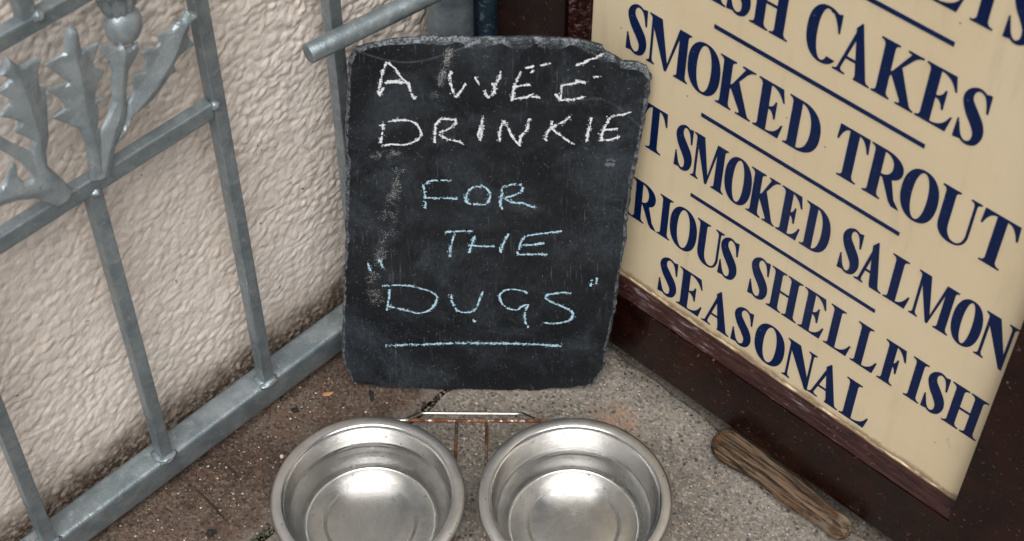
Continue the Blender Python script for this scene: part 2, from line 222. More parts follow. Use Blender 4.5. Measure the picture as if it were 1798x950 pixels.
def m_panel():
    m = M('cream_paint'); x, y, z = m.sep()
    c = m.mix(m.ramp(m.noise(4, 5, .6), .3, .7), (.73, .61, .405), (.78, .67, .465))
    c = m.mix(m.ramp(m.noise(1, 4, .6, m.co((60, 1, 9))), .52, .75, 0, .35), c, (.60, .48, .33))       # run-off streaks
    c = m.mix(m.ramp(m.vor(38), .045, .02, 0, .85), c, (.14, .08, .05))                                # fly specks
    c = m.mix(m.ramp(m.noise(120, 6, .8), .70, .76, 0, .55), c, (.30, .20, .12))
    sc = m.math('MULTIPLY', m.ramp(x, .165, .215), m.ramp(m.noise(1, 5, .7, m.co((90, 1, 26), (0, .5, 0))), .62, .70, 0, .6)); c = m.mix(sc, c, (.32, .22, .14))
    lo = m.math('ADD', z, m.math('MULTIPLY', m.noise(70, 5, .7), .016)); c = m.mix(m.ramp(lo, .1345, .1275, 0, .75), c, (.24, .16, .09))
    return m.done(c, .33, 0, m.bump(m.noise(160, 3), .0003, .5), .45)
CREAM = m_panel()
def m_navy():
    m = M('navy_lettering'); c = m.mix(m.ramp(m.noise(9, 4), .3, .7), (.0015, .0105, .062), (.003, .017, .085))
    c = m.mix(m.ramp(m.noise(330, 2, .5), .735, .77, 0, .6), c, (.42, .45, .48))
    return m.done(c, .36, 0, None, .22)
NAVY = m_navy()
def m_brown(name, wear):
    m = M(name); c = m.mix(m.ramp(m.noise(30, 5), .35, .7), (.0075, .0017, .0012), (.0185, .0034, .0022))
    c = m.mix(m.ramp(m.noise(240, 4, .6), .655, .70, 0, .8), c, (.16, .11, .10))
    c = m.mix(m.ramp(m.noise(70, 5, .7), .64, .75, 0, .45), c, (.085, .05, .045))
    if wear:
        g = m.noise(1, 5, .75, m.co((26, 300, 300)))
        c = m.mix(m.ramp(g, .36, .62, 0, .9), c, (.042, .016, .014))
        c = m.mix(m.math('MULTIPLY', m.ramp(g, .54, .68), m.ramp(m.noise(13, 4), .42, .56, 0, .9)), c, (.25, .21, .23))
    g2 = m.noise(1, 4, .6, m.co((18, 220, 220)))
    return m.done(c, m.ramp(m.noise(50, 4), .3, .7, .16, .30) if not wear else .40, 0, m.bump(g2, .0006, .4), .30)
BROWN = m_brown('brown_gloss', 0); WORN = m_brown('worn_brown_gloss', 1)
def m_ochre():
    m = M('bare_edge'); c = m.mix(m.ramp(m.noise(1, 5, .7, m.co((40, 300, 300))), .35, .6), (.62, .51, .34), (.16, .10, .055)); return m.done(c, .6)
OCHRE = m_ochre()
def m_steel(name, rings, gr):
    m = M(name); x, y, z = m.sep()
    rr = m.math('SQRT', m.math('ADD', m.math('MULTIPLY', x, x), m.math('MULTIPLY', y, y)))
    cv = m.n('ShaderNodeCombineXYZ'); m.l(m.math('ADD', rr, z), cv.inputs[0])
    ring = m.noise(1700, 3, .6, cv.outputs[0])
    lowz = m.ramp(z, .034, .030)
    gbump = m.math('MULTIPLY', m.noise(700, 2, .5), lowz)
    c = m.mix(m.ramp(m.noise(60, 5, .7), .35, .75), (.66, .66, .655), (.58, .575, .56))
    c = m.mix(m.ramp(m.noise(1, 4, .6, m.co((70, 70, 200))), .60, .80, 0, .22), c, (.45, .40, .34))
    c = m.mix(m.ramp(m.vor(90), .10, .05, 0, .9), c, (.03, .028, .025))
    c = m.mix(m.ramp(m.noise(700, 2, .5), .66, .74, 0, .35), c, (.80, .80, .80))
    ro = m.math('ADD', m.ramp(m.noise(45, 5, .65), .3, .75, .07, .18), m.math('ADD', m.math('MULTIPLY', lowz, .10), m.ramp(rr, .0785, .081, 0, .30)))
    b = m.bump(ring, .00018, rings); b = m.bump(gbump, .00035, gr, b)
    b = m.bump(m.noise(20, 2), .0008, .2, b)
    met = m.ramp(m.vor(90), .05, .10)
    m.b.inputs['Anisotropic'].default_value = 0
    return m.done(c, ro, met, b)
STEEL = m_steel('bowl_steel', .55, .55)
def m_wire():
    m = M('rusty_wire'); ru = m.ramp(m.noise(55, 5, .7), .40, .50)
    c = m.mix(ru, (.55, .5, .44), m.mix(m.ramp(m.noise(160, 4), .4, .65), (.075, .026, .012), (.20, .075, .025)))
    return m.done(c, m.ramp(ru, 0, 1, .3, .85), m.ramp(ru, 0, 1, 1, 0), m.bump(m.noise(450, 3), .0006, .8))
def m_wireclean():
    m = M('bright_wire'); ru = m.ramp(m.noise(70, 5, .7), .60, .70)
    c = m.mix(ru, (.78, .75, .70), (.22, .09, .03)); return m.done(c, m.ramp(ru, 0, 1, .25, .7), m.ramp(ru, 0, 1, 1, .1))
RUST = m_wire(); BRIGHT = m_wireclean()
def m_stone(name, a, b, warm, dirt, pits):
    m = M(name)
    c = m.mix(m.ramp(m.noise(9, 6, .65), .32, .68), a, b)
    c = m.mix(m.ramp(m.noise(55, 6, .75), .40, .68, 0, .6), c, warm)
    gcol = m.vor(480, out='Color'); k = m.n('ShaderNodeSeparateColor'); m.l(gcol, k.inputs[0])
    c = m.mix(m.ramp(k.outputs[0], .60, .95, 0, .45), c, tuple(min(1, q*1.75) for q in b))
    c = m.mix(m.ramp(k.outputs[1], .62, .95, 0, .6), c, tuple(q*.33 for q in a))
    vd = m.vor(165); kk = m.n('ShaderNodeSeparateColor'); m.l(m.vor(165, out='Color'), kk.inputs[0])
    c = m.mix(m.math('MULTIPLY', m.ramp(vd, .34, .22), m.ramp(kk.outputs[0], .72, .80, 0, pits)), c, (.035, .033, .032))
    c = m.mix(m.math('MULTIPLY', m.ramp(vd, .22, .14), m.ramp(kk.outputs[1], .80, .84, 0, .8)), c, (.58, .55, .50))
    c = m.mix(m.ramp(m.noise(13, 8, .75, dist=.6), .48, .68, 0, dirt), c, (.035, .026, .02))
    h = m.math('ADD', m.noise(260, 5, .7), m.math('MULTIPLY', m.noise(60, 4), .6))
    h = m.math('SUBTRACT', h, m.math('MULTIPLY', m.ramp(vd, .34, .2), .25))
    return m, c, h
def m_grey():
    m, c, h = m_stone('grey_concrete', (.142, .131, .114), (.252, .235, .21), (.25, .205, .16), .34, .8)
    x, y, z = m.sep()
    # a rust-orange stain on the slab behind the right bowl
    dx = m.math('SUBTRACT', x, .103); dy = m.math('SUBTRACT', y, .965); q = m.math('ADD', m.math('MULTIPLY', dx, dx), m.math('MULTIPLY', dy, dy))
    c = m.mix(m.math('MULTIPLY', m.ramp(q, .0009, .00005), m.ramp(m.noise(70, 4), .4, .6, .1, .55)), c, (.36, .19, .11))
    return m.done(c, .85, 0, m.bump(h, .0013, 1), .3)
def m_brownstone():
    m, c, h = m_stone('stained_concrete', (.058, .042, .033), (.145, .112, .090), (.125, .068, .043), .8, .7)
    c = m.mix(m.ramp(m.noise(26, 6, .75), .56, .68, 0, .65), c, (.27, .215, .175))
    x, y, z = m.sep()
    t = m.math('ADD', m.math('MULTIPLY', x, .7157), m.math('MULTIPLY', y, -.6984))      # distance in front of the gate
    e = m.math('ADD', t, m.math('MULTIPLY', m.math('SUBTRACT', m.noise(26, 6, .75), .5), .06)); c = m.mix(m.ramp(e, -.772, -.752, 0, .42), c, (.24, .22, .20))
    return m.done(c, .9, 0, m.bump(h, .0022, 1), .25)
SHADEST = None
GREYST = m_grey(); BROWNST = m_brownstone()
_m, _c, _h = m_stone('shaded_concrete', (.105, .095, .082), (.165, .15, .13), (.12, .10, .08), .45, .8); SHADEST = _m.done(_c, .9, 0, _m.bump(_h, .0015, 1), .25)  # concrete colour darkened to hold the shade under the sign frame
def m_dirt():
    m = M('dirt'); c = m.mix(m.noise(150, 5, .7), (.018, .014, .011), (.07, .052, .038)); return m.done(c, .95, 0, m.bump(m.noise(300, 5, .7), .003, 1), .2)
DIRT = m_dirt()
def m_wood():
    m = M('driftwood'); g = m.noise(1, 6, .7, m.co((9, 190, 190)), 0); g2 = m.noise(1, 5, .7, m.co((16, 420, 420)))
    c = m.mix(m.ramp(g, .36, .64), (.062, .037, .022), (.255, .178, .115)); c = m.mix(m.ramp(g2, .48, .60, 0, .92), c, (.016, .010, .007))
    c = m.mix(m.ramp(m.noise(34, 4), .52, .70, 0, .6), c, (.16, .075, .03)); c = m.mix(m.ramp(m.noise(26, 5), .58, .7, 0, .5), c, (.36, .31, .25))
    return m.done(c, .8, 0, m.bump(m.math('ADD', g, g2), .0042, 1), .25)
WOOD = m_wood()
def plain(name, col, rough=.8):
    m = M(name); c = m.mix(m.noise(300, 4), tuple(.6*k for k in col), tuple(1.25*k for k in col)); return m.done(c, rough)
DARKWALL = plain('dark_wall_paint', (.02, .012, .01)); SOIL = plain('grit_grey', (.16, .14, .12)); LEAFY = plain('dry_leaf', (.42, .22, .10)); COAL = plain('black_crumb', (.014, .013, .013)); PALE = plain('pale_chip', (.66, .60, .50))

# ---------------------------------------------------------------- frames of reference
AG, AS = rad(44.297), rad(-47.5368)
uG = Vector((math.sin(AG), math.cos(AG), 0)); nG = Vector((math.cos(AG), -math.sin(AG), 0))
uS = -Vector((math.sin(AS), math.cos(AS), 0)); nS = Vector((-math.cos(AS), math.sin(AS), 0))
RZG = math.atan2(uG.y, uG.x); RZS = math.atan2(uS.y, uS.x)
def on_gate(u, n, z=0): return uG*u + nG*n + Vector((0, 0, z))
def on_sign(u, n, z=0): return uS*u + nS*n + Vector((0, 0, z))

# ================================================================ PAVEMENT
pav = obj('pavement', box_me(-40, 40, -40, 12, -.30, -.011), DIRT); tag(pav, 'paved ground of large concrete slabs in the corner', None, None, 'structure')
def slab(u0, u1, n0, n1, mat, dz=0, edge=.004, res=.02):
    "one slab: u along the gate, n towards the viewer; chipped arrises"
    nu, nn = max(2, int((u1-u0)/res)), max(2, int((n1-n0)/res)); us = np.linspace(u0, u1, nu+1); ns_ = np.linspace(n0, n1, nn+1)
    us = np.concatenate(([us[0], us[0]+edge], us[1:-1], [us[-1]-edge, us[-1]])); ns_ = np.concatenate(([ns_[0], ns_[0]+edge], ns_[1:-1], [ns_[-1]-edge, ns_[-1]]))
    A, B = np.meshgrid(us, ns_, indexing='ij'); Z = dz + .0016*(fbm(A*9, B*9, 3)-.5)
    bu = np.zeros(A.shape, bool); bu[0, :] = bu[-1, :] = bu[:, 0] = bu[:, -1] = True
    Z[bu] -= .002 + .004*vn(A[bu]*60, B[bu]*60, 5)
    A2 = A + np.where((A == us[0]) | (A == us[-1]), .004*(vn(A*50, B*70, 8)-.5), 0); B2 = B + np.where((B == ns_[0]) | (B == ns_[-1]), .005*(vn(A*70, B*50, 9)-.5), 0)
    top = np.stack([A2, B2, Z], -1).reshape(-1, 3); R, Cn = A.shape
    ids = np.arange(R*Cn).reshape(R, Cn); f = np.stack([ids[:-1, :-1], ids[1:, :-1], ids[1:, 1:], ids[:-1, 1:]], -1).reshape(-1, 4)
    ring = np.concatenate([ids[:, 0], ids[-1, 1:], ids[-2::-1, -1], ids[0, -2:0:-1]])
    low = top[ring].copy(); low[:, 2] = -.05; k0 = len(top); m = len(ring); j = np.arange(m)
    side = np.stack([ring, k0+j, k0+(j+1) % m, ring[(j+1) % m]], -1)
    v = np.concatenate([top, low]); xy = v[:, :1]*np.array([uG.x, uG.y]) + v[:, 1:2]*np.array([nG.x, nG.y])
    v = np.concatenate([xy, v[:, 2:]], 1)
    return obj('paving_slab', np_me('slab', v, np.concatenate([f[:, ::-1], side]), True), mat, pav)
J = .0045
slab(-.62, .93, -.905, -.7528, BROWNST)                                     # stained strip along the gate
slab(.247, .830, -.7462, -.05, GREYST, -.001)                                # the grey slab under the bowls
slab(.8325, 1.20, -.7462, -.05, SHADEST, -.007)                               # the narrow slab under the sign, shade of the frame in its colour
slab(-.62, .239, -.7462, -.05, BROWNST, -.002, res=.05)
slab(-.62, .239, -.042, .60, GREYST, 0, res=.06); slab(.247, .83, -.042, .60, GREYST, -.002, res=.06)

# ================================================================ ROUGHCAST WALL
WN = -.893
def wall():
    root = empty('roughcast_wall', on_gate(0, WN), RZG)
    tag(root, 'cream painted roughcast wall behind the steel gate', 'wall')
    u0, u1, z0, z1, d = .18, .90, -.012, .66, .00125
    us = np.arange(u0, u1+d, d); zs = np.arange(z0, z1+d, d); A, Z = np.meshgrid(us, zs, indexing='ij')
    # coarse stones in the upper right, flatter paint-filled texture lower down
    k = np.clip((A-.42)*1.5 + (Z-.12)*1.6, 0, 1); k = k*k*(3-2*k)
    wx = A + .008*(fbm(A*45, Z*45, 1, 3)-.5); wz = Z + .008*(fbm(A*45, Z*45, 2, 3)-.5)
    ra, rb = wx*.80+wz*.6, -wx*.6+wz*.80
    h1 = lumps(ra*116, rb*120, 11, 11.); h2 = lumps(wx*116, wz*124, 31, 9.); h3 = lumps(ra*190, rb*230, 51, 6.)
    m1 = fbm(A*12, Z*12, 77, 3); big = np.clip((m1-.42)*5, 0, 1)
    h = (1-k)*(.0015*h1*(.8+.2*big)+.0005*h3+.0006*big*h2) + k*(.0027*h2*(.5+.5*big)+.0009*h1+.0006*h3) + .0035*(fbm(A*7, Z*7, 5, 3)-.5) + .0016*(fbm(A*38, Z*38, 15, 3)-.5) + .0007*(fbm(A*160, Z*160, 9, 3)-.5)
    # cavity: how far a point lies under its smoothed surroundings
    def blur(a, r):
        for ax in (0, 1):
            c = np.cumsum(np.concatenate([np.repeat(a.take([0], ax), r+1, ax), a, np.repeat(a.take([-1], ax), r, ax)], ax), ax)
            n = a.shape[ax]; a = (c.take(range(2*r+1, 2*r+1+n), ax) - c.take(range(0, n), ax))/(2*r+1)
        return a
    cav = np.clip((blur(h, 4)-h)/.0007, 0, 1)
    v = np.stack([A, -(h-.0022), Z], -1).reshape(-1, 3); R, Cn = A.shape; ids = np.arange(R*Cn).reshape(R, Cn)
    f = np.stack([ids[:-1, :-1], ids[1:, :-1], ids[1:, 1:], ids[:-1, 1:]], -1).reshape(-1, 4)
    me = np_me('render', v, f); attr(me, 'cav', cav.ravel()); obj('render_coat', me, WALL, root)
    bm = bmesh.new()
    for a, b, c, e in ((-3.2, u0-.001, -.02, 2.6), (u1+.001, 1.05, -.02, 2.6), (u0-.001, u1+.001, z1+.001, 2.6)): box(bm, a, b, .0005, .20, c, e)
    box(bm, u0-.001, u1+.001, .006, .20, -.02, z1+.001)
    obj('wall_body', bm_me(bm), WALL, root)
wall()

# ================================================================ SHOP WALL behind the sign
sw = empty('shop_wall', on_sign(-.47, -.90), RZS); tag(sw, 'dark brown painted shop wall behind the fish sign', 'wall')
bm = bmesh.new(); box(bm, -.345, 2.6, 0, .2, -.02, 2.8); obj('wall_body', bm_me(bm), DARKWALL, sw)

# ================================================================ STEEL GATE
GN = -.8498
gate = empty('metal_gate', on_gate(0, GN), RZG); tag(gate, 'galvanised steel gate with thistle ornament against the cream wall', 'gate')
BW = .0125
def bar_me(z0, z1): return box_me(-BW, 0, 0, BW, z0, z1, bev=.0012)
long_bar = bar_me(.045, 1.05); low_bar = bar_me(.045, .4135); top_bar = bar_me(.596, 1.05)
for u in (.5400, .6670): obj('bar', long_bar, GALV, gate).location = (u, .0015, 0)
for u in (.2825, .4150, .155, .028, -.10, -.228, -.356): obj('bar', low_bar, GALV, gate).location = (u, .0015, 0)
for u in (.4020, .275, .148, .02, -.107): obj('bar', top_bar, GALV, gate).location = (u, .0015, 0)
rail = bmesh.new(); box(rail, -.45, .80, 0, .0275, .0145, .0485, bev=.0052, seg=4); obj('bottom_rail', bm_me(rail), GALV, gate, True)
obj('middle_rail', box_me(-.45, .5268, .0003, .0123, 0.4125, .4285, bev=.0023), GALV, gate)
obj('top_rail', box_me(-.45, .5268, .0003, .0123, 0.5850, .5985, bev=.0023), GALV, gate)
obj('cap_rail', box_me(-.45, .72, -.002, .0155, 1.05, 1.075, bev=.002), GALV, gate)
def weld(u, z, y, s=(.012, .006, .0045), seed=0):
    bm = bmesh.new(); bmesh.ops.create_icosphere(bm, subdivisions=3, radius=1)
    for v in bm.verts:
        q = mnoise.noise(v.co*1.7+Vector((seed*3.1, 0, 0)))*.35
        v.co = Vector((v.co.x*s[0]*(1+q), v.co.y*s[1]*(1+q), v.co.z*s[2]*(1+q*.6)))
    o = obj('weld', bm_me(bm), GALV, gate, True); o.location = (u, y, z)
for i, u in enumerate((.5400, .4150, .2825, .6670, .155)):
    weld(u-.0065, .0488, .0020, (.0115, .0052, .0032), i); weld(u-.0125, .0488, .009, (.0042, .008, .0026), i+9)
for i, (u, z) in enumerate(((.5285, .4255), (.4085, .414), (.2765, .4130), (.402, .5975))): weld(u, z, .002, (.005, .0045, .0042), i+20)

# thistle: cast leaves with a raised midrib
def leaf(out, rib, k, thick=.0008):
    O2 = [Vector((a/1000, b/1000)) for a, b in out]
    n = len(O2)
    if sum(O2[i].x*O2[(i+1) % n].y - O2[(i+1) % n].x*O2[i].y for i in range(n)) < 0: O2.reverse()
    pts = []
    for i in range(n):                                            # round the cast points a little
        a, b, c = O2[i-1], O2[i], O2[(i+1) % n]
        da, dc = min(.0008, (a-b).length*.3), min(.0008, (c-b).length*.3)
        p, q = b+(a-b).normalized()*da, b+(c-b).normalized()*dc
        pts += [p, p*.25+b*.5+q*.25, q]
    R2 = [Vector((p[0], p[1])) for p in smooth_path([(a/1000, b/1000, 0) for a, b in rib], 5)]
    N = len(pts); inner = []
    xs = [p.x for p in pts]; ys = [p.y for p in pts]
    def inside(q):
        c = False
        for i in range(N):
            a, b = pts[i], pts[(i+1) % N]
            if (a.y > q.y) != (b.y > q.y) and q.x < (b.x-a.x)*(q.y-a.y)/(b.y-a.y)+a.x: c = not c
        return c
    def segd(q, L_, closed):
        best = 9
        for i in range(len(L_) if closed else len(L_)-1):
            a, b = L_[i], L_[(i+1) % len(L_)]; ab = b-a; t = max(0, min(1, (q-a).dot(ab)/max(ab.length_squared, 1e-12))); best = min(best, (a+ab*t-q).length)
        return best
    st = .0016; x = min(xs)
    while x < max(xs):
        y = min(ys)
        while y < max(ys):
            q = Vector((x+random.uniform(-.0004, .0004), y+random.uniform(-.0004, .0004)))
            if inside(q) and segd(q, pts, True) > .0007: inner.append(q)
            y += st
        x += st
    vs_, ed, fc, *_r = delaunay_2d_cdt(pts+inner, [], [list(range(N))], 1, 1e-6)
    bm = bmesh.new(); V = []
    for p in vs_:
        de = segd(p, pts, True); dr = segd(p, R2, False)
        h = 0.0036*max(0, 1-dr/.0125)*min(1, de/.0016) + .0007*min(1, de/.0007) + 0.0003*mnoise.noise(Vector((p.x*90, p.y*90, k)))
        V.append(bm.verts.new((p.x, -h-.0008, p.y)))
    for t in fc:
        try: bm.faces.new([V[i] for i in t])
        except ValueError: pass
    bmesh.ops.recalc_face_normals(bm, faces=bm.faces)
    be = [e for e in bm.edges if len(e.link_faces) == 1]
    r = bmesh.ops.extrude_edge_only(bm, edges=be)
    nv = [g for g in r['geom'] if isinstance(g, bmesh.types.BMVert)]
    for v in nv: v.co.y = thick
    e2 = [g for g in r['geom'] if isinstance(g, bmesh.types.BMEdge)]
    bmesh.ops.triangle_fill(bm, edges=e2, use_beauty=True)
    o = obj('thistle_leaf' if k != 1 else 'thistle_stem', bm_me(bm), CAST_LIT, gate)
    o.data.polygons.foreach_set('use_smooth', [True]*len(o.data.polygons)); o.data.set_sharp_from_angle(angle=rad(24))
    return o
for k, (o_, r_) in enumerate(LEAF): leaf(o_, r_, k).location.y = -.0006*k
bm = bmesh.new()                                                      # seed head: a ball under a fluted tuft
prof = [(0, -.0165), (.005, -.0160), (.0105, -.0125), (.0142, -.006), (.0150, .001), (.0138, .0075), (.0105, .0118), (.0085, .0132)]
def lathe(bm, prof, n=32, ax=None, flute=0, k=11):
    rings = []
    for i, (r, z) in enumerate(prof):
        if r == 0: rings.append([bm.verts.new((0, 0, z))]); continue
        rings.append([bm.verts.new((r*(1+flute*math.cos(k*t))*math.cos(t), r*(1+flute*math.cos(k*t))*math.sin(t), z)) for t in [2*math.pi*j/n for j in range(n)]])
    for A, B in zip(rings, rings[1:]):
        for j in range(n):
            q = [A[j % len(A)], A[(j+1) % len(A)], B[(j+1) % len(B)], B[j % len(B)]]; q = list(dict.fromkeys(q))
            if len(q) > 2: bm.faces.new(q)
lathe(bm, prof); o = obj('thistle_bulb', bm_me(bm), CAST_LIT, gate, True); o.location = (.4655, .003, .5490); o.scale = (1, .75, 1)
bm = bmesh.new(); lathe(bm, [(.0080, 0), (.0120, .004), (.0142, .012), (.0160, .024), (.0175, .0245), (0, .022)], 44, flute=.09)
o = obj('thistle_tuft', bm_me(bm), CAST_LIT, gate, True); o.location = (.4655, .003, .5605); o.scale = (1, .7, 1)

# ================================================================ POSTS in the corner
def post(name, x, y, r, h, mat, label, cat):
    e = empty(name, (x, y, 0)); tag(e, label, cat)
    bm = bmesh.new(); lathe(bm, [(0, 0), (r, 0), (r, h-.004), (r-.003, h), (0, h)], 40); o = obj('shaft', bm_me(bm), mat, e, True); o.data.set_sharp_from_angle(angle=rad(40))
    return e
p1 = post('gate_post', -.0573, 1.163, .0210, 1.25, PIPE, 'thick grey galvanised round post in the corner, rust patch on it', 'post')
bm = bmesh.new(); a, b = Vector((-.1672, 1.0143, .4435)), Vector((-.030, 1.1206, .4435)); a -= Vector((-.0573, 1.163, 0)); b -= Vector((-.0573, 1.163, 0)); d = (b-a).normalized()
tube(bm, [a, a+d*.0006, a+d*.002, a+d*.03, b-d*.012, b-d*.003, b+Vector((-.002, .006, 0)), Vector((.002, -.012, .4435))], [.0074, .0083, .0087]+[.0088]*5, 24)
o = obj('latch_bar', bm_me(bm), GALV, p1, True); o.data.set_sharp_from_angle(angle=rad(50))
p2 = post('drain_pipe', -.0217, 1.181, .0150, 1.9, BLUEPIPE, 'dark blue pipe between the grey gate post and the sign', 'pipe')
bm = bmesh.new(); lathe(bm, [(.0152, 0), (.019, .0005), (.019, .014), (.0152, .0145)], 32)
for z in (.10, 1.0): c = obj('collar', bm.to_mesh(bpy.data.meshes.new('collar')) or bpy.data.meshes['collar' if z == .10 else 'collar.001'], BLUEPIPE, p2, True); c.location.z = z
bm.free()

# ================================================================ SIGN
SU, SN = -.470, -.8545
sign = empty('shop_sign', on_sign(SU, SN), RZS); tag(sign, 'brown framed cream sign with navy lettering listing fish', 'sign')
PL, PR, PB, PT = -.219, .2225, .1195, .745
panel = obj('panel', box_me(PL-.002, PR+.002, 0, .012, PB-.006, PT+.004), CREAM, sign)
FY = -.0145; GAP = .024
def prism(bm, prof, x0, x1, axis='x'):
    "extrude a (y,z) profile along x, or an (x,y) profile along z"
    P = [[bm.verts.new((t, a, b) if axis == 'x' else (a, b, t)) for a, b in prof] for t in (x0, x1)]
    n = len(prof)
    for i in range(n): bm.faces.new((P[0][i], P[0][(i+1) % n], P[1][(i+1) % n], P[1][i]))
    bm.faces.new(P[0]); bm.faces.new(P[1][::-1])
def piece(name, prof, x0, x1, axis, mat, cuts=0):
    bm = bmesh.new(); prism(bm, prof, x0, x1, axis)
    es = [e for e in bm.edges if (abs((e.verts[0].co-e.verts[1].co)[0 if axis == 'x' else 2]) > .1)]
    bmesh.ops.bevel(bm, geom=es, offset=.0012, segments=2, affect='EDGES')
    return obj(name, bm_me(bm), mat, sign)
ZT = PB-.0150                                                        # lower edge of the sloping bead
piece('bottom_rail', [(FY, GAP), (FY, ZT), (.002, ZT), (.014, ZT), (.014, GAP)], PL-.10, PR+.013, 'x', BROWN)
bm = bmesh.new(); prism(bm, [(FY+.0010, ZT+.0002), (-.0022, PB-.0020), (-.0022, PB-.012), (-.004, ZT+.0002)], PL+.0015, PR-.0005)
bmesh.ops.subdivide_edges(bm, edges=[e for e in bm.edges if abs(e.verts[0].co.x-e.verts[1].co.x) > .1], cuts=160)
for v in bm.verts:
    q = mnoise.noise(Vector((v.co.x*40, 3, 0))); v.co.z += .0007*q; v.co.y += .0005*mnoise.noise(Vector((v.co.x*60, 9, v.co.z*50)))
obj('sloping_bead', bm_me(bm), WORN, sign)
bm = bmesh.new(); prism(bm, [(-.0020, PB-.004), (-.0020, PB-.0004), (-.0003, PB+.0004), (-.0003, PB-.004)], PL+.002, PR-.001)
bmesh.ops.subdivide_edges(bm, edges=[e for e in bm.edges if abs(e.verts[0].co.x-e.verts[1].co.x) > .1], cuts=220)
for v in bm.verts: v.co.z += .0011*mnoise.noise(Vector((v.co.x*130, v.co.z*4, 5))) - .0003
obj('edge_strip', bm_me(bm), OCHRE, sign)
piece('right_stile', [(PR, FY-.0005), (PR+.110, FY-.0005), (PR+.110, .014), (PR, .014)], GAP-.004, 1.02, 'z', BROWN)
piece('left_stile', [(PL-.100, FY-.0005), (PL-.018, FY-.0005), (PL-.018, .014), (PL-.100, .014)], ZT+.001, 1.02, 'z', BROWN)
piece('left_bead', [(PL-.0175, FY+.001), (PL-.0005, -.0022), (PL-.0005, .010), (PL-.0175, .010)], ZT+.001, PT, 'z', WORN)
piece('top_rail', [(FY, PT), (FY, PT+.10), (.014, PT+.10), (.014, PT)], PL-.017, PR-.001, 'x', BROWN)

# serif capitals drawn as outlines (1 = cap height)
S_, T_, H_, BR = .178, .046, .030, .075
def quad(a, c, b, n=6): return [((1-t)**2*a[0]+2*t*(1-t)*c[0]+t*t*b[0], (1-t)**2*a[1]+2*t*(1-t)*c[1]+t*t*b[1]) for t in [i/n for i in range(n+1)]]
def stem(x0, x1, bl=0, br=0, tl=0, tr=0, y0=0, y1=1):
    p = []
    p += [(x0-bl, y0)] if bl else [(x0, y0)]
    p += [(x1+br, y0)] + quad((x1+br, y0+H_), (x1+.15*br, y0+H_), (x1, y0+H_+BR)) if br else [(x1, y0)]
    p += quad((x1, y1-H_-BR), (x1+.15*tr, y1-H_), (x1+tr, y1-H_)) + [(x1+tr, y1)] if tr else [(x1, y1)]
    p += [(x0-tl, y1)] + quad((x0-tl, y1-H_), (x0-.15*tl, y1-H_), (x0, y1-H_-BR)) if tl else [(x0, y1)]
    if bl: p += quad((x0, y0+H_+BR), (x0-.15*bl, y0+H_), (x0-bl, y0+H_))
    return p
def arc(cx, cy, rx, ry, a0, a1, n=28, pw=2.25):
    o = []
    for i in range(n+1):
        t = rad(a0+(a1-a0)*i/n); c, s = math.cos(t), math.sin(t)
        o.append((cx+rx*math.copysign(abs(c)**(2/pw), c), cy+ry*math.copysign(abs(s)**(2/pw), s)))
    return o
def flip(poly): return [(x, 1-y) for x, y in poly]
def swath(pts, wid, sub=7):
    c = smooth_path([(x, y, w_) for (x, y), w_ in zip(pts, wid)], sub); A, B = [], []
    for i, p in enumerate(c):
        d = (c[min(i+1, len(c)-1)] - c[max(i-1, 0)]); d.z = 0; d.normalize(); nx, ny = -d.y, d.x
        A.append((p.x+nx*p.z/2, p.y+ny*p.z/2)); B.append((p.x-nx*p.z/2, p.y-ny*p.z/2))
    return A + B[::-1]
def foot_arm(xs, W, rise=.29, h=.042):                       # lower arm of E and L
    return [(xs, 0), (W*.90, 0), (W, rise), (W-.030, rise)] + quad((W-.030, rise), (W-.10, h+.03), (max(xs+.02, W*.52), h), 8) + [(xs, h)]
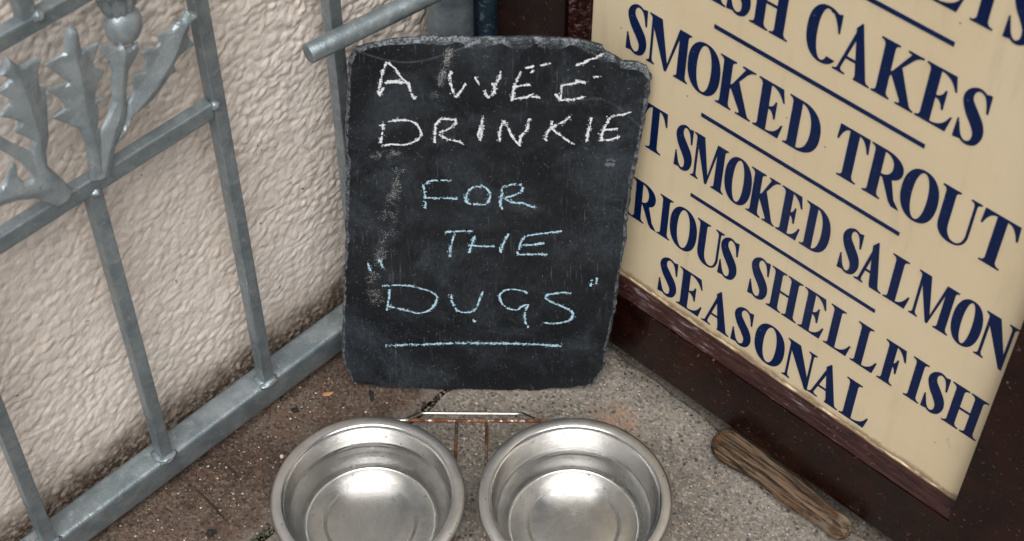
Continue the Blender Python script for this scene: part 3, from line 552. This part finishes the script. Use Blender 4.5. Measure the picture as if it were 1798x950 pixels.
def glyph(ch, W):
    e = .072; s = S_; t = T_
    if ch == 'I': e = max(.05, (W-s)/2); return [stem((W-s)/2, (W+s)/2, e, e, e, e)]
    if ch == 'H':
        e = min(.08, (W-2*s)/4.4); return [stem(e, e+s, e, e, e, e), stem(W-e-s, W-e, e, e, e, e), [(e+s-.01, .485), (W-e-s+.01, .485), (W-e-s+.01, .535), (e+s-.01, .535)]]
    if ch == 'L': return [stem(e, e+s, e, 0, e, e), foot_arm(e+s-.02, W)]
    if ch in 'EF':
        mid = [(e+s-.02, .485), (W*.64-.03, .485), (W*.64-.03, .53), (e+s-.02, .53)]
        nub = [(W*.66-.004, .33)] + [(W*.66+.026, .33), (W*.66+.026, .68), (W*.66-.004, .68)] + quad((W*.66-.004, .68), (W*.62, .56), (W*.46, .53), 6) + quad((W*.46, .485), (W*.62, .46), (W*.66-.004, .33), 6)
        top = flip(foot_arm(e+s-.02, W*.95, .26))
        if ch == 'E': return [stem(e, e+s, e, 0, e, 0), foot_arm(e+s-.02, W), top, mid, nub]
        return [stem(e, e+s, e, e, e, 0), flip(foot_arm(e+s-.02, W, .28)), mid, nub]
    if ch == 'T':
        a = (W-s)/2; ar = [(a+s/2, 1), (W-.015, 1), (W, .70), (W-.028, .70)] + quad((W-.028, .70), (W-.09, .945), (a+s+.01, .955), 8) + [(a+s/2, .955)]
        return [stem(a, a+s, min(.085, a*.8), min(.085, a*.8)), ar, [(W-x, y) for x, y in ar]]
    if ch == 'D':
        o = arc(e+s*.9, .5, W-e-s*.9, .5, 90, -90, 30, 2.3); i = arc(e+s*.9, .5, W-e-s*.9-s*1.06, .455, -90, 90, 30, 2.2)
        return [stem(e, e+s, e, 0, e, 0), [(e+s*.5, 1)]+o+[(e+s*.5, 0), (e+s*.5, .045)]+i+[(e+s*.5, .955)]]
    if ch == 'R':
        xr = W*.90; o = arc(e+s, .73, xr-e-s, .27, 90, -90, 22, 2.2); i = arc(e+s, .735, max(.05, xr-e-s-s*1.02), .222, -90, 90, 22, 2.1)
        lg = [(W*.40, .49), (W*.40+s*1.05, .49)] + [(W*.80+.015, .14), (W, 0), (W*.80, 0), (W*.70, .07)]
        return [stem(e, e+s, e, e, e, 0), [(e+s*.5, 1)]+o+[(e+s*.5, .46), (e+s*.5, .513)]+i+[(e+s*.5, .957)], lg]
    if ch == 'K':
        up = [(e+s-.01, .40), (e+s-.01, .455), (W*.78-.05, .955)] + [(W*.62, .97), (W*.62, 1), (W*.98, 1), (W*.98, .97)] + quad((W*.98, .97), (W*.86, .965), (W*.76, .86), 6)
        lg = [(W*.40, .575), (W*.40+s*.95, .70)] + [(W*.90, .055), (W, .03), (W, 0), (W*.60, 0), (W*.60, .03), (W*.665, .05)]
        lg = [(W*.335, .50), (W*.335+s*.98, .655)] + quad((W*.885, .09), (W*.92, .03), (W, .03), 5) + [(W, 0), (W*.575, 0), (W*.575, .03)] + quad((W*.60, .03), (W*.69, .03), (W*.665, .09), 5)
        return [stem(e, e+s, e, e*.9, e, e*.9), up, lg]
    if ch == 'A':
        ax = W*.53
        thick = [(ax-.075, .90), (ax, 1.02), (ax+.02, 1.02), (W-.075, .085)] + quad((W-.075, .085), (W-.06, .03), (W, .03), 4) + [(W, 0), (W*.57, 0), (W*.57, .03)] + quad((W*.60, .03), (W-.075-s*1.12, .03), (W-.085-s*1.02, .095), 4)
        thin = [(ax-.03, .96), (.075, .09)] + quad((.075, .09), (.06, .03), (0, .03), 4) + [(0, 0), (W*.33, 0), (W*.33, .03)] + quad((W*.31, .03), (.125, .03), (.127, .09), 4) + [(ax+.005, .86)]
        return [thick, thin, [(W*.24, .295), (W*.76, .295), (W*.73, .345), (W*.27, .345)]]
    if ch == 'M':
        e2 = .055; vx = W*.46
        return [stem(e2, e2+t, e2, e2, 0, 0, 0, .93), [(0, 1), (0, .97)] + quad((0, .97), (.05, .97), (e2+.01, .88), 4) + [(e2+t-.02, .80), (vx-.02, 0), (vx+.02, 0), (vx+.035, .13), (W*.30, 1)][0:] ,
                [(vx-.01, 0), (vx+.02, 0), (W-e2-s+.015, .86), (W-e2-s+.015, 1), (W-e2-s-.01, 1)], stem(W-e2-s, W-e2, e2, e2, 0, e2)]
    if ch == 'N':
        e2 = .06; 
        return [stem(e2, e2+t, e2, e2, 0, 0, 0, .93), [(0, 1), (0, .97)] + quad((0, .97), (.05, .97), (e2+.01, .88), 4) + [(e2+t-.02, .79), (W-e2-t-.005, -.02), (W-e2, -.02), (W-e2, .17), (s+.09, 1)], stem(W-e2-t, W-e2, 0, 0, e2, e2, .02, 1)]
    if ch == 'V':
        return [[(x, 1-y) for x, y in p] for p in [[(W-x, y) for x, y in g] for g in glyph('A', W)[:2]]]
    if ch == 'O':
        o1 = arc(W/2, .5, W/2, .518, 90, 270, 30); i1 = arc(W/2, .5, W/2-s*1.06, .472, 270, 90, 30, 2.1)
        return [o1+i1, [(W-x, y) for x, y in o1+i1]]
    if ch == 'C':
        o = arc(W*.56, .5, W*.56, .518, 62, 318, 44); i = arc(W*.56, .5, W*.56-s*1.06, .472, 312, 66, 40, 2.1)
        return [o+i, [(W-.030, .985), (W-.004, .985), (W-.004, .64), (W-.032, .64)] + quad((W-.032, .64), (W-.08, .86), (W*.70, .955), 6) + [(W*.74, 1.0)] + quad((W*.74, 1.0), (W*.88, .94), (W-.030, .985), 5)]
    if ch == 'U':
        e2 = .065; xr = W-e2
        o = arc((e2+xr)/2, .31, (xr-e2)/2, .328, 180, 360, 28, 2.3); i = arc((e2+s+xr-t)/2, .31, (xr-t-e2-s)/2, .278, 360, 180, 28, 2.2)
        return [stem(e2, e2+s, 0, 0, e2, e2, .30), stem(xr-t, xr, 0, 0, e2, e2, .30), o+i]
    if ch == 'S':
        k = swath([(W*.90, .74), (W*.74, .93), (W*.48, .985), (W*.25, .90), (W*.20, .75), (W*.40, .575), (W*.66, .41), (W*.79, .24), (W*.70, .075), (W*.44, .014), (W*.22, .09), (W*.08, .30)],
                  [.03, .042, .05, .10, .155, .205, .205, .155, .10, .05, .042, .03], 6)
        a = [(W*.86, .99), (W*.86+.028, .99), (W*.935, .66), (W*.935-.028, .66)] + quad((W*.935-.03, .66), (W*.80, .86), (W*.66, .955), 5) + [(W*.74, .975)]
        b = [(0.0, .01), (.026, .01), (W*.30, .03), (W*.22, .085)] + quad((W*.22, .085), (W*.10, .18), (.036, .36), 5) + [(.010, .36)]
        return [k, a, b]
GL = {}
def letter_mesh(ch, W, cap=.0530):
    key = (ch, round(W, 2), S_)
    if key in GL: return GL[key]
    polys = glyph(ch, key[1]); V, Fc = [], []
    for p in polys:
        q = [p[0]]
        for a in p[1:]:
            if math.hypot(a[0]-q[-1][0], a[1]-q[-1][1]) > 1e-4: q.append(a)
        if math.hypot(q[0][0]-q[-1][0], q[0][1]-q[-1][1]) < 1e-4: q.pop()
        if sum(q[i][0]*q[(i+1) % len(q)][1]-q[(i+1) % len(q)][0]*q[i][1] for i in range(len(q))) < 0: q.reverse()
        Fc.append(list(range(len(V), len(V)+len(q)))); V += [Vector(a) for a in q]
    v2, e2, f2, _a, _b, of = delaunay_2d_cdt(V, [], Fc, 1, 1e-5)
    bm = bmesh.new(); B = [bm.verts.new((p.x*cap, 0, p.y*cap)) for p in v2]
    for t, src in zip(f2, of):
        if src: bm.faces.new([B[i] for i in t])
    for v in [v for v in bm.verts if not v.link_faces]: bm.verts.remove(v)
    bmesh.ops.recalc_face_normals(bm, faces=bm.faces)
    if sum(f.normal.y for f in bm.faces) > 0: bmesh.ops.reverse_faces(bm, faces=bm.faces)
    r = bmesh.ops.extrude_face_region(bm, geom=bm.faces[:])
    for g in r['geom']:
        if isinstance(g, bmesh.types.BMVert): g.co.y -= .0003
    GL[key] = bm_me(bm, 'letter_'+ch); return GL[key]
LET += [('O', -.6535, -.6275, .3035), ('H', -.6835, -.655, .3035), ('A', -.6610, -.6300, .2050), ('V', -.6850, -.6550, .2050)]
for ch, ul, ur, z in LET:
    S_ = .148 if z in (.3035, .2050) else .166
    o = obj('letter', letter_mesh(ch, (ur-ul)/.0530), NAVY, panel); o.location = (ul-SU, -.0002, z)
for u0, u1, z in ((-.5660, -.3645, .5800), (-.5645, -.3660, .4782), (-.5665, -.3673, .3792), (-.5672, -.3704, .2802)):
    obj('ruled_line', box_me(0, u1-u0, -.0004, 0, -.0021, .0021), NAVY, panel).location = (u0-SU, -.0001, z)

# ================================================================ SLATE
TILT = rad(5)
slate = empty('slate_board', (-.035, 1.003, .0012)); slate.rotation_euler = (math.pi/2-TILT, 0, 0)
tag(slate, 'dark slate chalked with A WEE DRINKIE FOR THE DUGS, leaning in the corner', 'slate')
def slate_mesh():
    O = np.array(OUT)/1000; O[:, 1] -= .0042*np.clip((O[:, 1]-.355)/.03, 0, 1)   # the back arris stands above the face
    # resample the traced outline and roughen it
    P = []
    for i in range(len(O)):
        a, b = O[i], O[(i+1) % len(O)]; k = max(1, int(np.linalg.norm(b-a)/.0022))
        for j in range(k): P.append(a+(b-a)*j/k)
    P = np.array(P); T = np.roll(P, -1, 0)-np.roll(P, 1, 0); T /= np.linalg.norm(T, axis=1)[:, None]; Nn = np.stack([T[:, 1], -T[:, 0]], 1)
    P = P + Nn*((fbm(P[:, 0]*90, P[:, 1]*90, 4, 4, .6)-.5)*.0042)[:, None]
    d = .0007; x0, y0 = P.min(0)-.002; x1, y1 = P.max(0)+.002
    X, Y = np.meshgrid(np.arange(x0, x1, d), np.arange(y0, y1, d), indexing='ij'); Q = np.stack([X.ravel(), Y.ravel()], 1)
    ins = np.zeros(len(Q), bool); best = np.full(len(Q), 9.); near = np.zeros_like(Q)
    A, B = P, np.roll(P, -1, 0)
    for a, b in zip(A, B):
        c = (a[1] > Q[:, 1]) != (b[1] > Q[:, 1])
        if abs(b[1]-a[1]) > 1e-12: ins ^= c & (Q[:, 0] < (b[0]-a[0])*(Q[:, 1]-a[1])/(b[1]-a[1])+a[0])
        lo = np.minimum(a, b)-.03; hi = np.maximum(a, b)+.03
        m = np.where((Q[:, 0] > lo[0]) & (Q[:, 0] < hi[0]) & (Q[:, 1] > lo[1]) & (Q[:, 1] < hi[1]))[0]
        ab = b-a; t = np.clip(((Q[m]-a)@ab)/(ab@ab), 0, 1); pr = a+t[:, None]*ab; dd = np.linalg.norm(pr-Q[m], axis=1)
        k = dd < best[m]; best[m[k]] = dd[k]; near[m[k]] = pr[k]
    sd = np.where(ins, best, -best); sdg = sd.reshape(X.shape)
    ok = sdg > -d*1.05; R, Cn = X.shape; ids = np.arange(R*Cn).reshape(R, Cn)
    cell = ok[:-1, :-1] & ok[1:, :-1] & ok[1:, 1:] & ok[:-1, 1:] & ((sdg[:-1, :-1] > 0) | (sdg[1:, 1:] > 0) | (sdg[1:, :-1] > 0) | (sdg[:-1, 1:] > 0))
    f = np.stack([ids[:-1, :-1], ids[1:, :-1], ids[1:, 1:], ids[:-1, 1:]], -1)[cell]
    Q[(sd <= 0)] = near[(sd <= 0)]
    sdc = np.clip(sd, 0, 1); top = np.clip((Q[:, 1]-.395)/.025, 0, 1)
    # dressed edges: conchoidal flakes knocked off the face
    wv = .0016+.0060*fbm(Q[:, 0]*34, Q[:, 1]*34, 21, 3, .5)*(1+.0*top) + top*.012*np.abs(np.sin(Q[:, 0]*95+2*fbm(Q[:, 0]*30, Q[:, 1]*9, 25, 2)))*np.clip((Q[:, 0]+.02)/.03, .25, 1)
    wv = wv*(.35+.9*fbm(Q[:, 0]*14, Q[:, 1]*14, 23, 2))
    e = np.clip(1-sdc/wv, 0, 1); dep = .0034*e**1.8
    lam = .0011; dq = dep/lam; st = np.floor(dq)+np.clip((dq-np.floor(dq))*2.2-.9, 0, 1); dep = .45*dep+.55*st*lam
    hole = np.minimum(np.hypot(Q[:, 0]+.0854, Q[:, 1]-.310), np.hypot(Q[:, 0]-.1215, Q[:, 1]-.303)); ho = np.clip(1-hole/.0030, 0, 1)
    z = -.0028*ho - dep + .0007*(fbm(Q[:, 0]*22, Q[:, 1]*12, 31, 4)-.5) + .00022*(fbm(Q[:, 0]*300, Q[:, 1]*90, 33, 3)-.5)
    # a shallow flake line sweeping down from the top right corner
    ln = Q[:, 1]-(.372-.35*(Q[:, 0]-.085)+.010*np.sin(Q[:, 0]*70)); fl = np.clip((Q[:, 0]-.015)/.09, 0, 1)**1.5*np.clip(ln/.0022, 0, 1); z -= .0008*fl
    # the long flake under the top left edge
    l2 = Q[:, 1]-(.424-.012*np.cos((Q[:, 0]+.055)*38)); f2 = np.clip(l2/.0012, 0, 1)*np.clip((.03-Q[:, 0])/.02, 0, 1)*np.clip((Q[:, 0]+.105)/.01, 0, 1); z -= .0009*f2
    used = np.unique(f); mp = np.full(len(Q), -1); mp[used] = np.arange(len(used)); f = mp[f]; V = np.stack([Q[:, 0], Q[:, 1], z], 1)[used]
    ridge = np.zeros(R*Cn); zz = z.reshape(X.shape); lap = np.abs(zz[2:, 1:-1]+zz[:-2, 1:-1]+zz[1:-1, 2:]+zz[1:-1, :-2]-4*zz[1:-1, 1:-1]); rg = np.zeros_like(zz); rg[1:-1, 1:-1] = np.clip(lap/.00030-.35, 0, 1)
    ridge = (rg.ravel()*(e > 0)*.9 + ((ln > 0) & (ln < .0022))*np.clip((Q[:, 0]-.05)/.04, 0, 1)*.07 + ((f2 > .05) & (f2 < .95))*.10 + np.clip(1-np.abs(hole-.0036)/.0022, 0, 1)*1.0)[used]; edge = np.clip(e*1.3+.16*fl+.12*f2, 0, 1)[used]
    # skirt and back
    ed = np.concatenate([f[:, [0, 1]], f[:, [1, 2]], f[:, [2, 3]], f[:, [3, 0]]]); key = ed[:, 0].astype(np.int64)*len(V)+ed[:, 1]; rev = ed[:, 1].astype(np.int64)*len(V)+ed[:, 0]
    be = ed[~np.isin(key, rev)]; bv = np.unique(be); mpb = {int(b): len(V)+i for i, b in enumerate(bv)}
    low = V[bv].copy(); low[:, 2] = -.0062
    side = np.array([[b, a, mpb[int(a)], mpb[int(b)]] for a, b in be])
    b0 = len(V)+len(low); back = V.copy(); back[:, 2] = -.0062
    n = len(V)+len(low); VV = np.concatenate([V, low]); ff = np.concatenate([f, side])
    me = np_me('slate', VV, ff); z0 = np.zeros(len(low)); attr(me, 'edge', np.concatenate([edge, z0+.6])); attr(me, 'ridge', np.concatenate([ridge, z0+.08]))
    return me, P, (X, Y, zz)
sm, SP, (GX, GY, GZ) = slate_mesh()
obj('face', sm, SLATE, slate)
bm = bmesh.new(); bv = [bm.verts.new((p[0]*.999, p[1]*.999+.0002, -.0060)) for p in SP]; bm.faces.new(bv[::-1]); bm.normal_update()
bmesh.ops.triangulate(bm, faces=bm.faces[:]); obj('back', bm_me(bm), SLATE, slate)
def slate_z(x, y):
    i = np.clip(((x-GX[0, 0])/(GX[1, 0]-GX[0, 0])).astype(int), 0, GX.shape[0]-1); j = np.clip(((y-GY[0, 0])/(GY[0, 1]-GY[0, 0])).astype(int), 0, GX.shape[1]-1); return GZ[i, j]
def grains(pts, size, jit):
    "flat crumbs of chalk lying on the slate"
    n = len(pts); an = RNG.random(n)*6.283; sz = size*(.55+.9*RNG.random(n)); asp = 1+1.1*RNG.random(n); K = 5
    v = []; z = slate_z(pts[:, 0], pts[:, 1]) + .00016 + .00012*RNG.random(n)
    for k in range(K):
        t = an+6.283*k/K; r = sz*(.6+.6*RNG.random(n)); x = np.cos(t)*r*asp; y = np.sin(t)*r
        c, s = np.cos(an), np.sin(an); v.append(np.stack([pts[:, 0]+x*c-y*s, pts[:, 1]+x*s+y*c, z], 1))
    v = np.stack(v, 1).reshape(-1, 3); f = np.arange(n*K).reshape(n, K); return np_me('chalk', v, f, False)
def stroke_pts(st, dens, width):
    out = []
    for s in st:
        P = np.array([(p.x, p.y) for p in smooth_path([(a/1000, b/1000, 0) for a, b in s], 5)])
        D = np.linalg.norm(np.diff(P, axis=0), axis=1); cum = np.concatenate([[0], np.cumsum(D)]); n = max(6, int(cum[-1]*1000*dens)); t = RNG.random(n)*cum[-1]
        x = np.interp(t, cum, P[:, 0]); y = np.interp(t, cum, P[:, 1])
        q = fbm(t*420+RNG.random()*99, t*0+.5, 7, 3, .7)
        keep = q > RNG.random(n)*.42+.28
        halo = np.where(RNG.random(n) < .13, 2.3, 1); wd = halo*width*(.6+.75*vn(t*160, t*0+RNG.random()*50, 5)); r = (RNG.random(n)+RNG.random(n)-1)
        out.append(np.stack([x+r*wd, y+(RNG.random(n)+RNG.random(n)-1)*wd], 1)[keep])
    return np.concatenate(out)
for i, (ch, st) in enumerate(CHK):
    pts = stroke_pts(st, 15 if i < NWHITE else 12, 0.00115 if ch != '_' else .0017)
    o = obj('chalk_letter' if ch not in '_.' else ('chalk_underline' if ch == '_' else 'chalk_dot'), grains(pts, .00038, 0), CHW if i < NWHITE else CHB, slate)
for path, wd, n in SMU:
    P = np.array([(p.x, p.y) for p in smooth_path([(a/1000, b/1000, 0) for a, b in path], 6)]); cum = np.linspace(0, 1, len(P)); t = RNG.random(n*2)
    x = np.interp(t, cum, P[:, 0])+RNG.normal(0, wd/2800, n*2); y = np.interp(t, cum, P[:, 1])+RNG.normal(0, .002, n*2)
    k = fbm(x*130, y*130, 3, 3) > .36+.2*RNG.random(n*2); pts = np.stack([x, y], 1)[k]
    obj('chalk_smear', grains(pts, .00021, 0), CHG, slate)
# splashes and stray flecks
n = 1500; x = -.13+.24*RNG.random(n); y = .01+.40*RNG.random(n); k = fbm(x*28, y*16, 41, 3) > .40+.25*RNG.random(n); obj('chalk_fleck', grains(np.stack([x, y], 1)[k], .00021, 0), CHG, slate)['kind'] = 'stuff'

# ================================================================ BOWLS AND STAND
def m_water():
    m = M('water'); m.b.inputs['Transmission Weight'].default_value = 1; m.b.inputs['IOR'].default_value = 1.333
    return m.done((.98, .99, .985), 0, 0)
WATER = m_water()
WALLP = [(.0049, .0592), (.0052, .0604), (.0064, .0616), (.0085, .0626), (.0120, .0640), (.0180, .0666), (.0260, .0702), (.0360, .0742), (.0460, .0757), (.0540, .0766)]
def bowl(x, y, label, level, side, rz=0):
    e = empty('dog_bowl', (x, y, 0), rz); tag(e, label, 'bowl', 'steel dog bowls in the wire stand')
    pr = [(0, .0072), (.020, .0072), (.0400, .0071), (.0420, .0066), (.0436, .0056), (.0452, .0051), (.0545, .0049)] + [(q, z) for z, q in WALLP]
    pr += [(.0768, .0565), (.0773, .0587), (.0782, .0600), (.0796, .0606), (.0830, .0606), (.0865, .0602), (.0886, .0592), (.0897, .0572), (.0900, .0552), (.0893, .0538), (.0880, .0534),
           (.0875, .0542), (.0870, .0566), (.083, .0588), (.0800, .0588), (.0788, .0562)] + [(q+.0012, z-.0012) for z, q in WALLP[::-1]] + [(.054, .0036), (.0, .0050)]
    bm = bmesh.new(); lathe(bm, pr, 128); o = obj('bowl_shell', bm_me(bm), STEEL, e, True)
    q = np.interp(level, [z for z, _ in WALLP], [k for _, k in WALLP])
    w_ = bmesh.new(); n = 128; rings = [[w_.verts.new((0, 0, level))]]
    for k, dz in ((.25, 0), (.5, 0), (.75, 0), (.935, 0), (.958, .0002), (.975, .0007), (.988, .0014), (1.0, .0024), (1.008, .0027)):
        rings.append([w_.verts.new((k*q*math.cos(t), k*q*math.sin(t), level+dz)) for t in [2*math.pi*j/n for j in range(n)]])
    for A, B in zip(rings, rings[1:]):
        for j in range(n): w_.faces.new(list(dict.fromkeys([A[j % len(A)], B[j], B[(j+1) % n], A[(j+1) % len(A)]])))
    me = bpy.data.meshes.new('water'); w_.normal_update(); w_.to_mesh(me); w_.free()
    wo_ = obj('drinking_water', me, WATER, None, True); wo_.location = (x, y, 0); tag(wo_, 'clear drinking water standing in the %s steel bowl' % side, 'water', 'water in the dog bowls', 'thing'); return e
bowl(-.1316, .839, 'left steel dog bowl, nearer the gate', .0355, 'left')
bowl(.0592, .839, 'right steel dog bowl, nearer the sign', .0285, 'right', 2.1)
stand = empty('wire_bowl_stand', (-.0362, .839, 0)); tag(stand, 'rusty wire stand holding the two steel bowls', 'stand')
WR = .00165
def wire(name, pts, mat, r=WR, sm=None):
    bm = bmesh.new(); tube(bm, smooth_path(pts, sm) if sm else pts, r, 10); return obj(name, bm_me(bm), mat, stand, True)
for sx in (-1, 1):
    c = .0954*sx; wire('ring', [(c+.0812*math.cos(t), .0812*math.sin(t), .0505) for t in [2*math.pi*k/48 for k in range(49)]], RUST)
wire('back_rail', [(-.0954, .0835, .0500), (-.085, .0915, .0475), (-.0700, .0943, .0455), (0, .0945, .0450), (.0700, .0943, .0455), (.085, .0915, .0475), (.0954, .0835, .0500)], RUST, .0018, 4)
wire('front_rail', [(-.0954, -.0835, .0500), (-.085, -.0915, .0475), (-.0700, -.0943, .0455), (0, -.0945, .0450), (.0700, -.0943, .0455), (.085, -.0915, .0475), (.0954, -.0835, .0500)], RUST, .0018, 4)
for x in (-.0165, .0127): wire('cross_wire', [(x, .0940, .0436), (x, 0, .0436), (x, -.0940, .0436)], RUST)
for sy in (1, -1):
    wire('foot', [(-.0685, sy*.0960, .0440), (-.0640, sy*.1020, .0380), (-.0560, sy*.1185, .0225), (-.0525, sy*.1205, .0208), (-.0480, sy*.1210, .0200), (.0400, sy*.1210, .0200), (.0455, sy*.1205, .0208), (.0490, sy*.1185, .0225), (.0585, sy*.1020, .0380), (.0630, sy*.0960, .0440)], BRIGHT if sy > 0 else RUST, .0018)
for sx in (-1, 1):
    for sy in (-1, 1): wire('leg', [(sx*.1490, sy*.0625, .0500), (sx*.1500, sy*.0640, .02), (sx*.1505, sy*.0650, .0018)], RUST)

# ================================================================ DRIFTWOOD under the sign
bm = bmesh.new(); L_ = .163; n = 84; ns = 130; rings = []
for i in range(ns+1):
    t = i/ns; x = (t-.5)*L_; q = abs(2*t-1); pr = (1-max(0, (q-.74)/.26)**2.6)**.5 if q < 1 else 0
    w_ = (.0150+0.0026*math.sin(t*5.2+.6)+.0013*math.sin(t*13))*max(pr, .02); h_ = (.0108+.0008*math.sin(t*7))*max(pr, .02); cy_ = .0016*math.sin(t*4.3)
    ring = []
    for k in range(n):
        a = 2*math.pi*k/n; c, s = math.cos(a), math.sin(a); g = mnoise.noise(Vector((x*14, c*4.2, s*4.2)))*.20 + mnoise.noise(Vector((x*22+7, c*11, s*11)))*.11 - .10*max(0, mnoise.noise(Vector((x*9+3, c*26, s*26))))
        ring.append(bm.verts.new((x, cy_+w_*c*(1+g), .0112+h_*s*(1+g*.8))))
    rings.append(ring)
for A, B in zip(rings, rings[1:]):
    for k in range(n): bm.faces.new((A[k], A[(k+1) % n], B[(k+1) % n], B[k]))
bm.faces.new(rings[0][::-1]); bm.faces.new(rings[-1])
dw = obj('driftwood', bm_me(bm), WOOD, None, True); dw.location = on_sign(-.4062, -.8290, 0); dw.rotation_euler = (0, 0, RZS-.01)
tag(dw, 'weathered driftwood stick wedged under the brown sign frame', 'stick')

# ================================================================ SMALL LITTER
def crumb(name, x, y, r, mat, label, cat, sc=(1, .7, .5), seed=0, rz=0):
    bm = bmesh.new(); bmesh.ops.create_icosphere(bm, subdivisions=3, radius=1)
    for v in bm.verts: v.co = v.co*(1+.55*mnoise.noise(v.co*1.6+Vector((seed*5.3, 1, 2)))); v.co = Vector((v.co.x*r*sc[0], v.co.y*r*sc[1], v.co.z*r*sc[2]))
    o = obj(name, bm_me(bm), mat, None, True); o.location = (x, y, r*sc[2]*.7+.0004); o.rotation_euler = (0, 0, rz); return tag(o, label, cat)
crumb('dirt_lump', -.2835, .8335, .0046, COAL, 'black lump of dirt on the brown slab below the gate', 'dirt lump', seed=1)
crumb('seed', -.2244, .9207, .0019, PALE, 'tiny white round bead on the ground left of the left bowl', 'bead', (1, 1, .9), 2)
crumb('leaf_flake', -.1856, .9968, .0042, LEAFY, 'small tan leaf flake on the brown slab beside the slate', 'leaf', (1.3, .6, .22), 3, .3)
crumb('twig', -.1412, .9950, .0048, COAL, 'short black twig in front of the lower left of the slate', 'twig', (.45, 1.5, .4), 4, .2)
crumb('bark_chip', -.2165, .9762, .0034, COAL, 'dark bark chip on the brown slab between gate and slate', 'bark', (1.1, .8, .5), 5)
def scatter(name, n, f, sizes, mat, label):
    bm = bmesh.new()
    for i in range(n):
        x, y, z = f(); r = random.uniform(*sizes)*random.choice((.5, .7, 1)); b0 = len(bm.verts)
        g = bmesh.ops.create_icosphere(bm, subdivisions=1, radius=r)
        sx, sy, sz = random.uniform(.7, 1.4), random.uniform(.6, 1.1), random.uniform(.4, .8)
        for v in g['verts']:
            q = 1+.5*mnoise.noise(v.co*900+Vector((i, 0, 0))); v.co = Vector((v.co.x*sx*q+x, v.co.y*sy*q+y, v.co.z*sz*q+z+r*.3))
    return tag(obj(name, bm_me(bm), mat), label, None, None, 'stuff')
def on_strip():
    p = on_gate(random.uniform(.25, .78), -.848+abs(random.gauss(0, .04))); return p.x, p.y, .0002
def in_joint():
    p = on_gate(random.uniform(.24, .82), random.uniform(-.7535, -.7455)); return p.x, p.y, random.uniform(-.0060, -.0022)
def mossy():
    p = on_gate(random.gauss(.429, .010), random.gauss(-.7510, .0016)); return p.x, p.y, random.uniform(-.004, -.0005)
def by_sign():
    p = on_sign(random.uniform(-.66, -.28), -.846+abs(random.gauss(0, .006))); return p.x, p.y, -.001
scatter('dark_grit', 420, on_strip, (.0004, .0013), DIRT, 'dark grit on the stained slab below the gate')
scatter('pale_grit', 150, on_strip, (.0004, .0012), PALE, 'pale grit on the stained slab below the gate')
scatter('joint_grit', 700, in_joint, (.0008, .0024), SOIL, 'gravel packed in the joint between the slabs')
scatter('joint_dirt', 260, in_joint, (.0010, .0026), DIRT, 'dark dirt packed in the joint between the slabs')
scatter('sign_grit', 200, by_sign, (.0004, .0014), DIRT, 'dirt gathered under the sign frame')
scatter('moss', 55, mossy, (.0007, .0016), plain('moss_green', (.04, .055, .018)), 'green moss in the slab joint left of the left bowl')
bm = bmesh.new()
for (xa, ya), (xb, yb) in (((-.3034, .8840), (-.2670, .8439)), ((-.2820, .9171), (-.2610, .8927))):
    pts = [(xa+(xb-xa)*i/14+random.uniform(-.0006, .0006), ya+(yb-ya)*i/14+random.uniform(-.0006, .0006), .0002) for i in range(15)]
    tube(bm, pts, [.0003+.0008*math.sin(math.pi*i/14) for i in range(15)], 6)
obj('scored_mark', bm_me(bm), DIRT, pav)
